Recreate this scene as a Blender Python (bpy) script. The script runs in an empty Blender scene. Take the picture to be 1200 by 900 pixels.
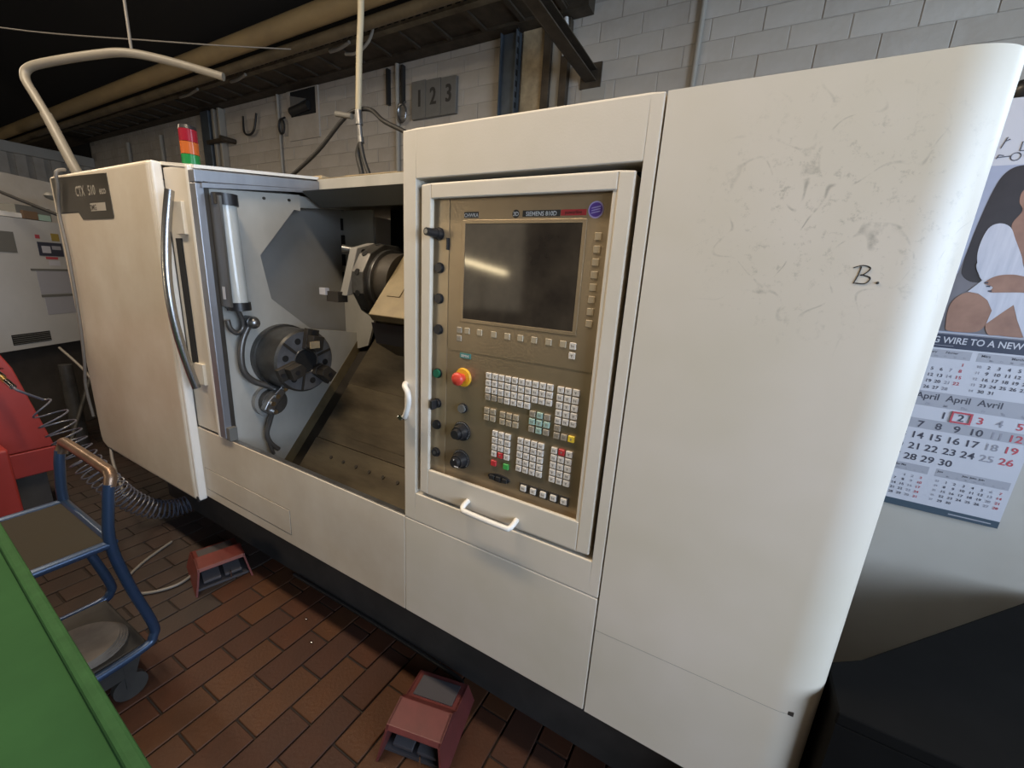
import bpy, bmesh, math, random
from mathutils import Vector, Matrix
R = math.radians
random.seed(7)
scene = bpy.context.scene
col = scene.collection

# ------------------------------------------------------------------ camera
cam_d = bpy.data.cameras.new('camera'); cam = bpy.data.objects.new('camera', cam_d); col.objects.link(cam)
cam_d.sensor_fit = 'HORIZONTAL'; cam_d.sensor_width = 36.0; cam_d.lens = 36.0 * 478.0 / 1200.0
cam_d.clip_start = 0.02; cam_d.clip_end = 100
ax = Vector((0.87024609, 0.48888828, 0.0604978)); ad = Vector((0.1731809, -0.18865167, -0.96665347)); af = Vector((-0.46117254, 0.85170347, -0.24883949))
cam.matrix_world = Matrix(((ax.x, -ad.x, -af.x, 0), (ax.y, -ad.y, -af.y, 0), (ax.z, -ad.z, -af.z, 1.57), (0, 0, 0, 1)))
scene.camera = cam
# ------------------------------------------------------------------ world, light, exposure
world = bpy.data.worlds.new('hall_ambient'); scene.world = world; world.use_nodes = True
bg = world.node_tree.nodes['Background']; bg.inputs[0].default_value = (1.0, 0.86, 0.70, 1); bg.inputs[1].default_value = 0.17
vs = scene.view_settings; vs.view_transform = 'Standard'; vs.look = 'None'; vs.exposure = 0.06; vs.gamma = 1.0; vs.use_curve_mapping = False

def area_light(name, loc, rot, sx, sy, power, color):
    d = bpy.data.lights.new(name, 'AREA'); d.shape = 'RECTANGLE'; d.size = sx; d.size_y = sy; d.energy = power; d.color = color
    o = bpy.data.objects.new(name, d); col.objects.link(o); o.location = loc; o.rotation_euler = rot
    return o
area_light('window_daylight', (2.72, -0.35, 1.85), (0, R(90), 0), 1.6, 2.6, 140, (0.62, 0.77, 1.0))
area_light('rear_window_daylight', (2.72, 2.55, 2.75), (0, R(90), 0), 1.1, 0.9, 30, (0.58, 0.77, 1.0))
area_light('warm_fill', (-6.6, -6.6, 2.1), (R(84), 0, R(-28)), 3.8, 2.7, 34, (1.0, 0.84, 0.62))  # unseen warm fill, added for gold sheen on panel and door
LAMPS = [(-3.0, 0.25, 34), (-1.3, 0.25, 44), (-5.6, 0.25, 36), (0.7, 0.25, 7)]

# ------------------------------------------------------------------ materials
MAT = {}
def mat(name, c, rough=0.5, metal=0.0, spec=0.5, n_scale=0, n_amt=0.0, c2=None, bump=0.0, bump_scale=40, stretch=None, emit=None, emit_s=0, detail=4, lo=0.35, hi=0.7):
    m = bpy.data.materials.new(name); m.use_nodes = True; nt = m.node_tree; b = nt.nodes['Principled BSDF']
    b.inputs['Base Color'].default_value = (*c, 1); b.inputs['Roughness'].default_value = rough; b.inputs['Metallic'].default_value = metal
    b.inputs['Specular IOR Level'].default_value = spec
    if emit:
        b.inputs['Emission Color'].default_value = (*emit, 1); b.inputs['Emission Strength'].default_value = emit_s
    if n_scale or bump:
        tc = nt.nodes.new('ShaderNodeTexCoord'); mp = nt.nodes.new('ShaderNodeMapping'); nt.links.new(tc.outputs['Object'], mp.inputs[0])
        if stretch: mp.inputs['Scale'].default_value = stretch
        if n_scale:
            n = nt.nodes.new('ShaderNodeTexNoise'); n.inputs['Scale'].default_value = n_scale; n.inputs['Detail'].default_value = detail; n.inputs['Roughness'].default_value = 0.62
            r = nt.nodes.new('ShaderNodeValToRGB'); r.color_ramp.elements[0].position = lo; r.color_ramp.elements[1].position = hi
            cc = c2 if c2 else tuple(x * (1 - n_amt) for x in c)
            r.color_ramp.elements[0].color = (*cc, 1); r.color_ramp.elements[1].color = (*c, 1)
            nt.links.new(mp.outputs[0], n.inputs['Vector']); nt.links.new(n.outputs['Fac'], r.inputs[0]); nt.links.new(r.outputs[0], b.inputs['Base Color'])
        if bump:
            n2 = nt.nodes.new('ShaderNodeTexNoise'); n2.inputs['Scale'].default_value = bump_scale; n2.inputs['Detail'].default_value = 5
            bp = nt.nodes.new('ShaderNodeBump'); bp.inputs['Strength'].default_value = bump; bp.inputs['Distance'].default_value = 0.01
            nt.links.new(mp.outputs[0], n2.inputs['Vector']); nt.links.new(n2.outputs['Fac'], bp.inputs['Height']); nt.links.new(bp.outputs[0], b.inputs['Normal'])
    MAT[name] = m
    return m

CREAM = (0.67, 0.608, 0.525)
mat('cream_paint', CREAM, 0.42, n_scale=2.2, c2=(0.60, 0.545, 0.44), bump=0.04, bump_scale=220)
mat('cream_worn', (0.63, 0.57, 0.47), 0.36, n_scale=3.2, c2=(0.54, 0.465, 0.36), bump=0.02, bump_scale=60)
mat('white_paint', (0.74, 0.71, 0.65), 0.35)
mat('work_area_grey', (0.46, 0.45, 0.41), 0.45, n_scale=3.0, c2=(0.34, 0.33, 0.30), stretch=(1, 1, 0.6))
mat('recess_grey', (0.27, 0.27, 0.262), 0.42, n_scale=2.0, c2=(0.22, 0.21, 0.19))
mat('profile_grey', (0.30, 0.31, 0.34), 0.38, metal=0.55, n_scale=8, n_amt=0.25, stretch=(1, 1, 0.2))
mat('slant_cover', (0.135, 0.11, 0.07), 0.5, metal=0.4, n_scale=6, c2=(0.07, 0.055, 0.035), stretch=(0.5, 2, 2), bump=0.05)
mat('dark_channel', (0.055, 0.047, 0.038), 0.55, metal=0.3, n_scale=6, n_amt=0.4)
mat('oily_tray', (0.085, 0.08, 0.062), 0.4, metal=0.4, n_scale=5, n_amt=0.5)
mat('tan_oily', (0.225, 0.18, 0.10), 0.45, metal=0.3, n_scale=7, c2=(0.15, 0.115, 0.062))
mat('steel', (0.33, 0.33, 0.33), 0.32, metal=0.9, n_scale=14, n_amt=0.35)
mat('chuck_steel', (0.15, 0.145, 0.135), 0.38, metal=0.75, n_scale=12, n_amt=0.4)
mat('chuck_face', (0.22, 0.23, 0.25), 0.45, metal=0.6, n_scale=12, n_amt=0.4)
mat('chrome', (0.62, 0.62, 0.62), 0.15, metal=1.0)
mat('handle_steel', (0.40, 0.40, 0.40), 0.25, metal=0.95)
mat('black_rubber', (0.012, 0.012, 0.013), 0.6)
mat('black_plastic', (0.018, 0.018, 0.020), 0.35)
mat('void', (0.008, 0.008, 0.008), 0.9)
mat('glass_lamp', (0.55, 0.57, 0.55), 0.12, n_scale=5, n_amt=0.15)
mat('lamp_body', (0.12, 0.115, 0.105), 0.35, metal=0.5)
mat('hose_grey', (0.13, 0.125, 0.12), 0.35, metal=0.6)
mat('panel_bronze', (0.42, 0.335, 0.225), 0.40, metal=0.75, n_scale=3.5, c2=(0.33, 0.26, 0.175), bump=0.02, bump_scale=160)
mat('strip_bronze', (0.50, 0.40, 0.265), 0.38, metal=0.65, n_scale=3.5, c2=(0.38, 0.295, 0.195))
mat('screen_dark', (0.050, 0.040, 0.028), 0.075, n_scale=7, c2=(0.016, 0.012, 0.009))
mat('key_white', (0.62, 0.58, 0.52), 0.45)
mat('key_grey', (0.31, 0.265, 0.20), 0.45)
mat('key_tan', (0.38, 0.315, 0.215), 0.45)
mat('key_cyan', (0.33, 0.47, 0.40), 0.45)
mat('key_red', (0.48, 0.035, 0.04), 0.4)
mat('key_green', (0.06, 0.36, 0.08), 0.4)
mat('key_yellow', (0.80, 0.58, 0.05), 0.4)
mat('print_dark', (0.04, 0.035, 0.03), 0.6)
mat('print_white', (0.72, 0.70, 0.66), 0.5)
mat('green_button', (0.01, 0.13, 0.07), 0.35)
mat('estop_red', (0.62, 0.06, 0.035), 0.35)
mat('estop_yellow', (0.72, 0.38, 0.02), 0.45)
mat('teal', (0.06, 0.22, 0.21), 0.4)
mat('purple', (0.13, 0.06, 0.36), 0.4)
mat('lilac', (0.50, 0.42, 0.72), 0.4)
mat('badge', (0.085, 0.075, 0.055), 0.28, metal=0.5, n_scale=3, n_amt=0.2)
mat('badge_print', (0.24, 0.22, 0.18), 0.5)
mat('badge_letter', (0.36, 0.33, 0.28), 0.5)
mat('plinth', (0.060, 0.053, 0.047), 0.7, n_scale=5, n_amt=0.4)
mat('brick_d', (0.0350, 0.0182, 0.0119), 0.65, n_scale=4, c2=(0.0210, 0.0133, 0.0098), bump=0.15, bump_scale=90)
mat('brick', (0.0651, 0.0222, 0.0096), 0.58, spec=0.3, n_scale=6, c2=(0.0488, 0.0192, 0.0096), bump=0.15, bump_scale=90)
mat('brick_b', (0.0740, 0.0281, 0.0104), 0.55, spec=0.3, n_scale=6, c2=(0.0592, 0.0244, 0.0111), bump=0.15, bump_scale=90)
mat('brick_c', (0.0533, 0.0200, 0.0104), 0.62, spec=0.3, n_scale=6, c2=(0.0429, 0.0178, 0.0104), bump=0.15, bump_scale=90)
mat('grout', (0.0210, 0.0126, 0.0084), 0.85, n_scale=12, n_amt=0.5)
mat('dirty_floor', (0.045, 0.030, 0.022), 0.7, n_scale=2.5, c2=(0.020, 0.015, 0.012))
mat('wall_block', (0.50, 0.465, 0.415), 0.75, n_scale=2.5, c2=(0.42, 0.375, 0.315), bump=0.3, bump_scale=25)
mat('wall_block_b', (0.47, 0.435, 0.385), 0.75, n_scale=3.5, c2=(0.385, 0.34, 0.285), bump=0.3, bump_scale=25)
mat('wall_joint', (0.40, 0.37, 0.32), 0.85, n_scale=3, c2=(0.30, 0.27, 0.23))
mat('plaster', (0.42, 0.40, 0.36), 0.45, n_scale=1.8, c2=(0.36, 0.335, 0.29))
mat('unlit_black', (0.012, 0.010, 0.008), 0.9)  # near-black stands in for the unlit roof and far walls
mat('rust_steel', (0.0938, 0.0725, 0.0500), 0.6, metal=0.4, n_scale=8, c2=(0.0500, 0.0375, 0.0250))
mat('tray_steel', (0.2100, 0.1725, 0.1125), 0.6, metal=0.3, n_scale=6, c2=(0.1050, 0.0825, 0.0525))
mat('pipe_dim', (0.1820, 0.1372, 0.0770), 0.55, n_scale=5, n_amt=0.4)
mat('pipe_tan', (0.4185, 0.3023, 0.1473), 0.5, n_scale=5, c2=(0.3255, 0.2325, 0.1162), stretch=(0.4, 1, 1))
mat('post_blue', (0.105, 0.125, 0.145), 0.5, metal=0.4, n_scale=8, n_amt=0.3)
mat('conduit', (0.33, 0.30, 0.25), 0.5)
mat('cable_black', (0.02, 0.019, 0.018), 0.5)
mat('cable_grey', (0.16, 0.145, 0.125), 0.5)
mat('hose_cream', (0.42, 0.36, 0.24), 0.45)
mat('bent_pipe', (0.19, 0.17, 0.135), 0.45)
mat('plate_grey', (0.185, 0.178, 0.16), 0.5, n_scale=6, n_amt=0.2)
mat('lens_red', (0.22, 0.010, 0.022), 0.2)
mat('lens_amber', (0.36, 0.09, 0.02), 0.2)
mat('lens_green', (0.012, 0.17, 0.045), 0.2)
mat('pedal_red', (0.1360, 0.0306, 0.0286), 0.5, n_scale=14, c2=(0.0952, 0.0231, 0.0204))
mat('pedal_red_dark', (0.1360, 0.0240, 0.0176), 0.5, n_scale=14, n_amt=0.3)
mat('pedal_grey', (0.06, 0.055, 0.06), 0.6)
mat('blue_tube', (0.030, 0.055, 0.105), 0.3, metal=0.4, n_scale=18, c2=(0.03, 0.055, 0.12), lo=0.3, hi=0.5)
mat('worn_copper', (0.25, 0.165, 0.11), 0.35, metal=0.7, n_scale=16, n_amt=0.35)
mat('grimy_board', (0.0306, 0.0247, 0.0161), 0.75, spec=0.2, n_scale=7, c2=(0.0298, 0.0255, 0.0187))
mat('grimy_metal', (0.055, 0.052, 0.047), 0.6, metal=0.3, n_scale=8, n_amt=0.5)
mat('cardboard', (0.20, 0.165, 0.13), 0.8, n_scale=10, n_amt=0.4)
mat('green_enamel', (0.0300, 0.1000, 0.0320), 0.75, n_scale=3.5, c2=(0.0230, 0.0780, 0.0250), bump=0.03, bump_scale=70, spec=0.12)
mat('green_rim', (0.0380, 0.1100, 0.0380), 0.75, n_scale=25, c2=(0.0290, 0.0850, 0.0290), spec=0.12)
mat('red_enamel', (0.3400, 0.0382, 0.0306), 0.4, n_scale=3, c2=(0.2635, 0.0289, 0.0238))
mat('air_hose', (0.085, 0.09, 0.115), 0.3)
mat('brass', (0.55, 0.38, 0.14), 0.3, metal=0.9)
mat('far_white', (0.46, 0.46, 0.45), 0.4, n_scale=2, n_amt=0.12)
mat('far_grey', (0.13, 0.13, 0.12), 0.5)
mat('far_brown', (0.16, 0.10, 0.06), 0.5)
mat('warning_yellow', (0.30, 0.225, 0.05), 0.5)
mat('paper_white', (0.47, 0.475, 0.52), 0.45)
mat('paper_grey', (0.31, 0.315, 0.35), 0.5)
mat('cal_navy', (0.030, 0.036, 0.062), 0.4)
mat('cal_slate', (0.05, 0.075, 0.10), 0.4)
mat('cal_text', (0.055, 0.055, 0.075), 0.5)
mat('cal_red', (0.42, 0.06, 0.08), 0.5)
mat('cal_soft', (0.25, 0.25, 0.29), 0.5)
mat('photo_sky', (0.33, 0.36, 0.47), 0.4, n_scale=3, n_amt=0.15)
mat('photo_hair', (0.035, 0.028, 0.030), 0.4, n_scale=9, n_amt=0.4)
mat('photo_skin', (0.33, 0.185, 0.13), 0.4, n_scale=9, c2=(0.20, 0.105, 0.072))
mat('photo_cloth', (0.50, 0.51, 0.57), 0.4, n_scale=30, c2=(0.39, 0.40, 0.47), stretch=(2, 1, 0.2))
mat('photo_shade', (0.19, 0.18, 0.20), 0.4, n_scale=5, n_amt=0.4)
mat('marker', (0.02, 0.02, 0.02), 0.6)
mat('mass_black', (0.006, 0.006, 0.006), 0.9, spec=0.1, n_scale=6, n_amt=0.3)
mat('window_glow', (0.6, 0.7, 0.8), 0.5, emit=(0.66, 0.82, 1.0), emit_s=1.5)
mat('tube_glow', (0.9, 0.85, 0.75), 0.4, emit=(1.0, 0.86, 0.66), emit_s=6.0)
mat('streak_glow', (0.9, 0.85, 0.7), 0.4, emit=(1.0, 0.80, 0.48), emit_s=40.0)
mat('scrap_wood', (0.46, 0.36, 0.22), 0.7, n_scale=12, n_amt=0.4)

def scuffed_paint():
    """cream cabinet paint with grey rub marks and scratches (wear with its own shape)"""
    m = bpy.data.materials.new('cream_scuffed'); m.use_nodes = True; nt = m.node_tree; b = nt.nodes['Principled BSDF']
    b.inputs['Roughness'].default_value = 0.42
    tc = nt.nodes.new('ShaderNodeTexCoord')
    def noise(scale, det, rgh=0.6):
        n = nt.nodes.new('ShaderNodeTexNoise'); n.inputs['Scale'].default_value = scale; n.inputs['Detail'].default_value = det; n.inputs['Roughness'].default_value = rgh
        nt.links.new(tc.outputs['Object'], n.inputs['Vector']); return n.outputs['Fac']
    def ramp(src, a, b_, ca=0.0, cb=1.0):
        r = nt.nodes.new('ShaderNodeMapRange'); r.inputs[1].default_value = a; r.inputs[2].default_value = b_; r.inputs[3].default_value = ca; r.inputs[4].default_value = cb
        nt.links.new(src, r.inputs[0]); return r.outputs[0]
    def mul(a, b_):
        x = nt.nodes.new('ShaderNodeMath'); x.operation = 'MULTIPLY'; nt.links.new(a, x.inputs[0])
        if isinstance(b_, float): x.inputs[1].default_value = b_
        else: nt.links.new(b_, x.inputs[1])
        return x.outputs[0]
    def mix(fac, ca, cb):
        x = nt.nodes.new('ShaderNodeMix'); x.data_type = 'RGBA'; nt.links.new(fac, x.inputs[0])
        if isinstance(ca, tuple): x.inputs[6].default_value = (*ca, 1)
        else: nt.links.new(ca, x.inputs[6])
        x.inputs[7].default_value = (*cb, 1); return x.outputs[2]
    def spot(c, r):
        d = nt.nodes.new('ShaderNodeVectorMath'); d.operation = 'DISTANCE'; nt.links.new(tc.outputs['Object'], d.inputs[0]); d.inputs[1].default_value = c
        return ramp(d.outputs['Value'], r, r * 0.35)
    base = mix(ramp(noise(2.2, 3), 0.35, 0.7), (0.60, 0.545, 0.44), CREAM)
    near = spot((0.09, 0.88 - LY, 1.70), 0.24)
    fine = ramp(noise(45, 8, 0.78), 0.55, 0.66)
    v = nt.nodes.new('ShaderNodeTexNoise'); v.inputs['Scale'].default_value = 9; v.inputs['Detail'].default_value = 1; nt.links.new(tc.outputs['Object'], v.inputs['Vector'])
    line = nt.nodes.new('ShaderNodeMath'); line.operation = 'SUBTRACT'; nt.links.new(v.outputs['Fac'], line.inputs[0]); line.inputs[1].default_value = 0.5
    ab = nt.nodes.new('ShaderNodeMath'); ab.operation = 'ABSOLUTE'; nt.links.new(line.outputs[0], ab.inputs[0])
    curves = mul(ramp(ab.outputs[0], 0.009, 0.002), ramp(noise(30, 5), 0.47, 0.60))
    c1 = mix(mul(mul(fine, near), 0.55), base, (0.24, 0.225, 0.18))
    c2 = mix(mul(mul(curves, near), 0.5), c1, (0.18, 0.17, 0.14))
    c3 = mix(mul(ramp(noise(14, 9, 0.8), 0.70, 0.78), 0.25), c2, (0.35, 0.32, 0.26))
    nt.links.new(c3, b.inputs['Base Color'])
    MAT['cream_scuffed'] = m

# ------------------------------------------------------------------ mesh helpers
def origin_of(o):
    v = Vector((0, 0, 0))
    while o is not None:
        v += o.location; o = o.parent
    return v
class MB:
    def __init__(s): s.v = []; s.f = []; s.sm = []
    def add(s, verts, faces, smooth=False):
        k = len(s.v); s.v += [tuple(p) for p in verts]; s.f += [tuple(i + k for i in f) for f in faces]; s.sm += [smooth] * len(faces); return s
    def box(s, x0, x1, y0, y1, z0, z1):
        return s.add([(x0, y0, z0), (x1, y0, z0), (x1, y1, z0), (x0, y1, z0), (x0, y0, z1), (x1, y0, z1), (x1, y1, z1), (x0, y1, z1)],
                     [(0, 3, 2, 1), (4, 5, 6, 7), (0, 1, 5, 4), (1, 2, 6, 5), (2, 3, 7, 6), (3, 0, 4, 7)])
    def prism(s, poly, axis, a, b):
        """poly in the two other axes (x: (y,z), y: (x,z), z: (x,y)), extruded along axis from a to b"""
        def P(p, t): return (t, p[0], p[1]) if axis == 'x' else ((p[0], t, p[1]) if axis == 'y' else (p[0], p[1], t))
        n = len(poly); vs_ = [P(p, a) for p in poly] + [P(p, b) for p in poly]
        return s.add(vs_, [tuple(range(n)), tuple(range(2 * n - 1, n - 1, -1))] + [(i, i + n, (i + 1) % n + n, (i + 1) % n) for i in range(n)])
    def frame(s, o, i, y0, y1):
        """rectangular frame in XZ: o,i = (x0,x1,z0,z1)"""
        s.box(o[0], i[0], y0, y1, o[2], o[3]); s.box(i[1], o[1], y0, y1, o[2], o[3]); s.box(i[0], i[1], y0, y1, o[2], i[2]); s.box(i[0], i[1], y0, y1, i[3], o[3]); return s
    def cyl(s, p0, p1, r0, r1=None, n=20, smooth=True, caps=True):
        r1 = r0 if r1 is None else r1; p0 = Vector(p0); p1 = Vector(p1); d = (p1 - p0).normalized()
        u = d.orthogonal().normalized(); w = d.cross(u); vs_ = []
        for p, r in ((p0, r0), (p1, r1)):
            for k in range(n): a = 2 * math.pi * k / n; vs_.append(p + (u * math.cos(a) + w * math.sin(a)) * r)
        s.add(vs_, [(k, (k + 1) % n, (k + 1) % n + n, k + n) for k in range(n)], smooth)
        if caps: s.add(vs_, [tuple(range(n - 1, -1, -1)), tuple(range(n, 2 * n))])
        return s
    def tube(s, pts, r, n=10, closed=False):
        pts = [Vector(p) for p in pts]; m = len(pts); vs_ = []; u = None
        rr = r if isinstance(r, (list, tuple)) else [r] * m
        for i, p in enumerate(pts):
            t = (pts[min(i + 1, m - 1)] - pts[max(i - 1, 0)]).normalized()
            u = t.orthogonal().normalized() if u is None else (u - t * u.dot(t)).normalized()
            w = t.cross(u)
            for k in range(n): a = 2 * math.pi * k / n; vs_.append(p + (u * math.cos(a) + w * math.sin(a)) * rr[i])
        fs = [(i * n + k, i * n + (k + 1) % n, (i + 1) * n + (k + 1) % n, (i + 1) * n + k) for i in range(m - 1) for k in range(n)]
        s.add(vs_, fs, True); s.add(vs_, [tuple(range(n - 1, -1, -1)), tuple(range((m - 1) * n, m * n))]); return s
    def ball(s, c, r, sc=(1, 1, 1), n=14):
        vs_ = []; fs = []; h = n // 2
        for i in range(h + 1):
            th = math.pi * i / h
            for k in range(n):
                a = 2 * math.pi * k / n; vs_.append((c[0] + r * sc[0] * math.sin(th) * math.cos(a), c[1] + r * sc[1] * math.sin(th) * math.sin(a), c[2] + r * sc[2] * math.cos(th)))
        for i in range(h):
            for k in range(n): fs.append((i * n + k, (i + 1) * n + k, (i + 1) * n + (k + 1) % n, i * n + (k + 1) % n))
        return s.add(vs_, fs, True)
    def text(s, body, size, x, z, y, center=True, squeeze=1.0):
        vs_, fs, w = glyphs(body)
        off = -w * size * squeeze / 2 if center else 0
        return s.add([(x + off + p[0] * size * squeeze, y, z + p[1] * size) for p in vs_], fs)
    def mesh(s, name):
        me = bpy.data.meshes.new(name); me.from_pydata(s.v, [], s.f); me.polygons.foreach_set('use_smooth', s.sm); me.update(); return me
    def build(s, name, m, parent=None, bevel=0.0, seg=2, origin=None):
        off = origin_of(parent) if parent else Vector(origin or (0, 0, 0))
        if off.length: s.v = [(p[0] - off.x, p[1] - off.y, p[2] - off.z) for p in s.v]
        me = s.mesh(name); bm = bmesh.new(); bm.from_mesh(me); bmesh.ops.remove_doubles(bm, verts=bm.verts, dist=1e-6); bmesh.ops.recalc_face_normals(bm, faces=bm.faces); bm.to_mesh(me); bm.free()
        if any(s.sm): me.set_sharp_from_angle(angle=R(38))
        o = bpy.data.objects.new(name, me); col.objects.link(o); me.materials.append(MAT[m])
        if parent: o.parent = parent
        elif origin: o.location = origin
        if bevel:
            b = o.modifiers.new('bevel', 'BEVEL'); b.width = bevel; b.segments = seg; b.limit_method = 'ANGLE'; b.angle_limit = R(40); b.harden_normals = False
        return o
_gl = {}
def glyphs(body):
    if body not in _gl:
        c = bpy.data.curves.new('t', 'FONT'); c.body = body; c.size = 1; c.resolution_u = 3; c.offset = 0.014
        o = bpy.data.objects.new('t', c); me = o.to_mesh()
        vs_ = [(v.co.x, v.co.y) for v in me.vertices]; fs = [tuple(p.vertices) for p in me.polygons]
        w = max([p[0] for p in vs_] or [0]); _gl[body] = (vs_, fs, w)
        o.to_mesh_clear(); bpy.data.objects.remove(o); bpy.data.curves.remove(c)
    return _gl[body]
def smooth_path(pts, sub=8):
    pts = [Vector(p) for p in pts]; out = []
    for i in range(len(pts) - 1):
        p0, p1, p2, p3 = pts[max(i - 1, 0)], pts[i], pts[i + 1], pts[min(i + 2, len(pts) - 1)]
        for k in range(sub):
            t = k / sub; out.append(0.5 * ((2 * p1) + (p2 - p0) * t + (2 * p0 - 5 * p1 + 4 * p2 - p3) * t * t + (3 * p1 - p0 - 3 * p2 + p3) * t ** 3))
    out.append(pts[-1]); return out
def tag(o, label, cat, group=None):
    o['label'] = label; o['category'] = cat
    if group: o['group'] = group
    return o
def thing(name, label, cat, loc=(0, 0, 0), group=None):
    o = bpy.data.objects.new(name, None); o.empty_display_size = 0.1; col.objects.link(o); o.location = loc
    return tag(o, label, cat, group)
def structure(o): o['kind'] = 'structure'; return o
def inst(name, me, parent, pos):
    o = bpy.data.objects.new(name, me); col.objects.link(o); o.parent = parent; o.location = Vector(pos) - origin_of(parent); return o
def meshof(mb, name, m, bevel=0):
    me = mb.mesh(name); bm = bmesh.new(); bm.from_mesh(me); bmesh.ops.remove_doubles(bm, verts=bm.verts, dist=1e-6)
    if bevel: bmesh.ops.bevel(bm, geom=[e for e in bm.edges if e.calc_face_angle(0) > 0.7], offset=bevel, segments=1, affect='EDGES')
    bmesh.ops.recalc_face_normals(bm, faces=bm.faces); bm.to_mesh(me); bm.free(); me.materials.append(MAT[m]); return me

# ================================================================== SETTING
# floor: dark screed below, clinker bricks on it
floor = structure(MB().box(-10.6, 2.8, -7.0, 3.4, -0.15, -0.008).build('floor', 'grout'))
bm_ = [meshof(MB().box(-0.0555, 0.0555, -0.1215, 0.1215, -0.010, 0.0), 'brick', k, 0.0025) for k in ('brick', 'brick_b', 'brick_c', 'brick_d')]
rest = MB(); near_b = []
for i in range(-34, 16):
    cx = -1.256 + 0.118 * i
    for j in range(-10, 4):
        cy = 0.656 + 0.25 * j + (0.125 if i % 2 else 0.0)
        if cy > 1.2 or cx > 1.6: continue
        z = random.uniform(-0.0015, 0.0015)
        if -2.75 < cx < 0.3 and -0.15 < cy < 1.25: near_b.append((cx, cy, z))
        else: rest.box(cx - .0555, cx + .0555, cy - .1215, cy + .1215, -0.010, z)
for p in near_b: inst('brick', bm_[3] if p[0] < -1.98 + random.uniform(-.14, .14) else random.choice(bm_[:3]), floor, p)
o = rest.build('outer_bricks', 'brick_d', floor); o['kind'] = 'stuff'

# back wall of painted blocks
wb = structure(MB().box(-10.6, 2.8, 3.305, 3.5, 0, 3.58).build('wall_back', 'wall_joint'))
BW, BH = 0.30, 0.126
variants = []
for k in range(6):
    w = BW - random.uniform(0.002, 0.006); h = BH - random.uniform(0.002, 0.005)
    variants.append(meshof(MB().box(-w / 2, w / 2, 3.3005 - 3.305, 0.002, -h / 2, h / 2), 'block', ('wall_block', 'wall_block_b')[k % 2], 0.003))
wrest = MB(); spots = []
for r in range(0, 37):
    zc = 0.068 + BH * r - 0.014
    for c in range(-35, 9):
        xc = -0.044 + 0.15 + BW * c + (0.15 if r % 2 else 0)
        if xc > 2.65 or xc < -10.5: continue
        if zc > 2.0 and zc < 3.45 and -7.0 < xc < 0.8: spots.append((xc, 3.305, zc))
        elif 1.3 < zc < 3.5: wrest.box(xc - .145, xc + .145, 3.30, 3.312, zc - .06, zc + .06)
spots.sort(key=lambda p: (p[0] + 1) ** 2 + (p[2] - 2.8) ** 2)
for p in spots[:300]: inst('block', random.choice(variants), wb, (p[0], p[1] + random.uniform(-0.002, 0.002), p[2]))
for p in spots[300:]: wrest.box(p[0] - .145, p[0] + .145, 3.30, 3.312, p[2] - .06, p[2] + .06)
o = wrest.build('outer_blocks', 'wall_block_b', wb); o['kind'] = 'stuff'

wl = structure(MB().box(-10.75, -10.6, -7.0, 3.5, 0, 3.19).build('wall_left', 'wall_block_b'))
structure(MB().box(-14.3, -14.2, -7.0, 3.5, 0, 4.75).build('wall_far', 'unlit_black'))  # black in place of the unlit space past the end wall
structure(MB().box(-14.3, -10.6, 3.31, 3.5, 0, 4.6).build('wall_back_extension', 'unlit_black'))
# lintel beam and ribbed sheet on the far end wall
structure(MB().box(-10.6, -10.5, 0.5, 3.3, 3.03, 3.19).build('trim_1', 'plaster', bevel=0.01))
ribs = structure(MB().box(-10.6, -10.57, 0.5, 3.3, 2.4, 3.03).build('trim_2', 'wall_joint'))
for k in range(14): MB().box(-10.572, -10.55, 0.55 + k * 0.2, 0.67 + k * 0.2, 2.4, 3.03).build('rib', 'wall_block_b', ribs)
# right wall with a window opening, pier with the calendar, ceiling
structure(MB().box(2.8, 2.95, 0.95, 3.5, 0, 4.6).box(2.8, 2.95, -7, -1.65, 0, 4.6).box(2.8, 2.95, -1.65, 0.95, 0, 1.05).box(2.8, 2.95, -1.65, 0.95, 2.65, 4.6).build('wall_right', 'plaster'))
win2 = structure(MB().frame((2.0, 3.1, 2.2, 3.3), (2.07, 3.03, 2.27, 3.23), 2.78, 2.799).build('window_2', 'white_paint'))
win2.data.transform(Matrix(((0, 1, 0, 0), (1, 0, 0, 0), (0, 0, 1, 0), (0, 0, 0, 1))))
MB().box(2.785, 2.79, 2.07, 3.03, 2.27, 3.23).build('pane', 'window_glow', win2)
win = structure(MB().box(2.84, 2.9, -1.65, -1.58, 1.05, 2.65).box(2.84, 2.9, 0.88, 0.95, 1.05, 2.65).box(2.84, 2.9, -1.58, 0.88, 1.05, 1.12).box(2.84, 2.9, -1.58, 0.88, 2.58, 2.65).box(2.84, 2.9, -0.38, -0.32, 1.12, 2.58).build('window_1', 'white_paint'))
for a, b in ((-1.58, -0.38), (-0.32, 0.88)): MB().box(2.86, 2.87, a, b, 1.12, 2.58).build('pane', 'window_glow', win)
structure(MB().prism([(-7.0, 4.6), (0.9, 4.6), (3.5, 3.51), (3.5, 3.62), (0.9, 4.75), (-7.0, 4.75)], 'x', -14.3, 2.95).build('ceiling', 'unlit_black'))
for k, yy in enumerate((-2.2, 0.85)):
    tag(MB().box(-10.6, 2.8, yy - .08, yy + .08, 4.57, 4.6).box(-10.6, 2.8, yy - .012, yy + .012, 4.36, 4.57).box(-10.6, 2.8, yy - .08, yy + .08, 4.33, 4.36).build('roof_girder', 'unlit_black', origin=(-4, yy, 4.33)),
        ('near-black steel roof girder high above the green bench', 'near-black steel roof girder high above the white lathe')[k], 'girder', 'roof girders')  # girders share the near-black used in place of shade
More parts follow.
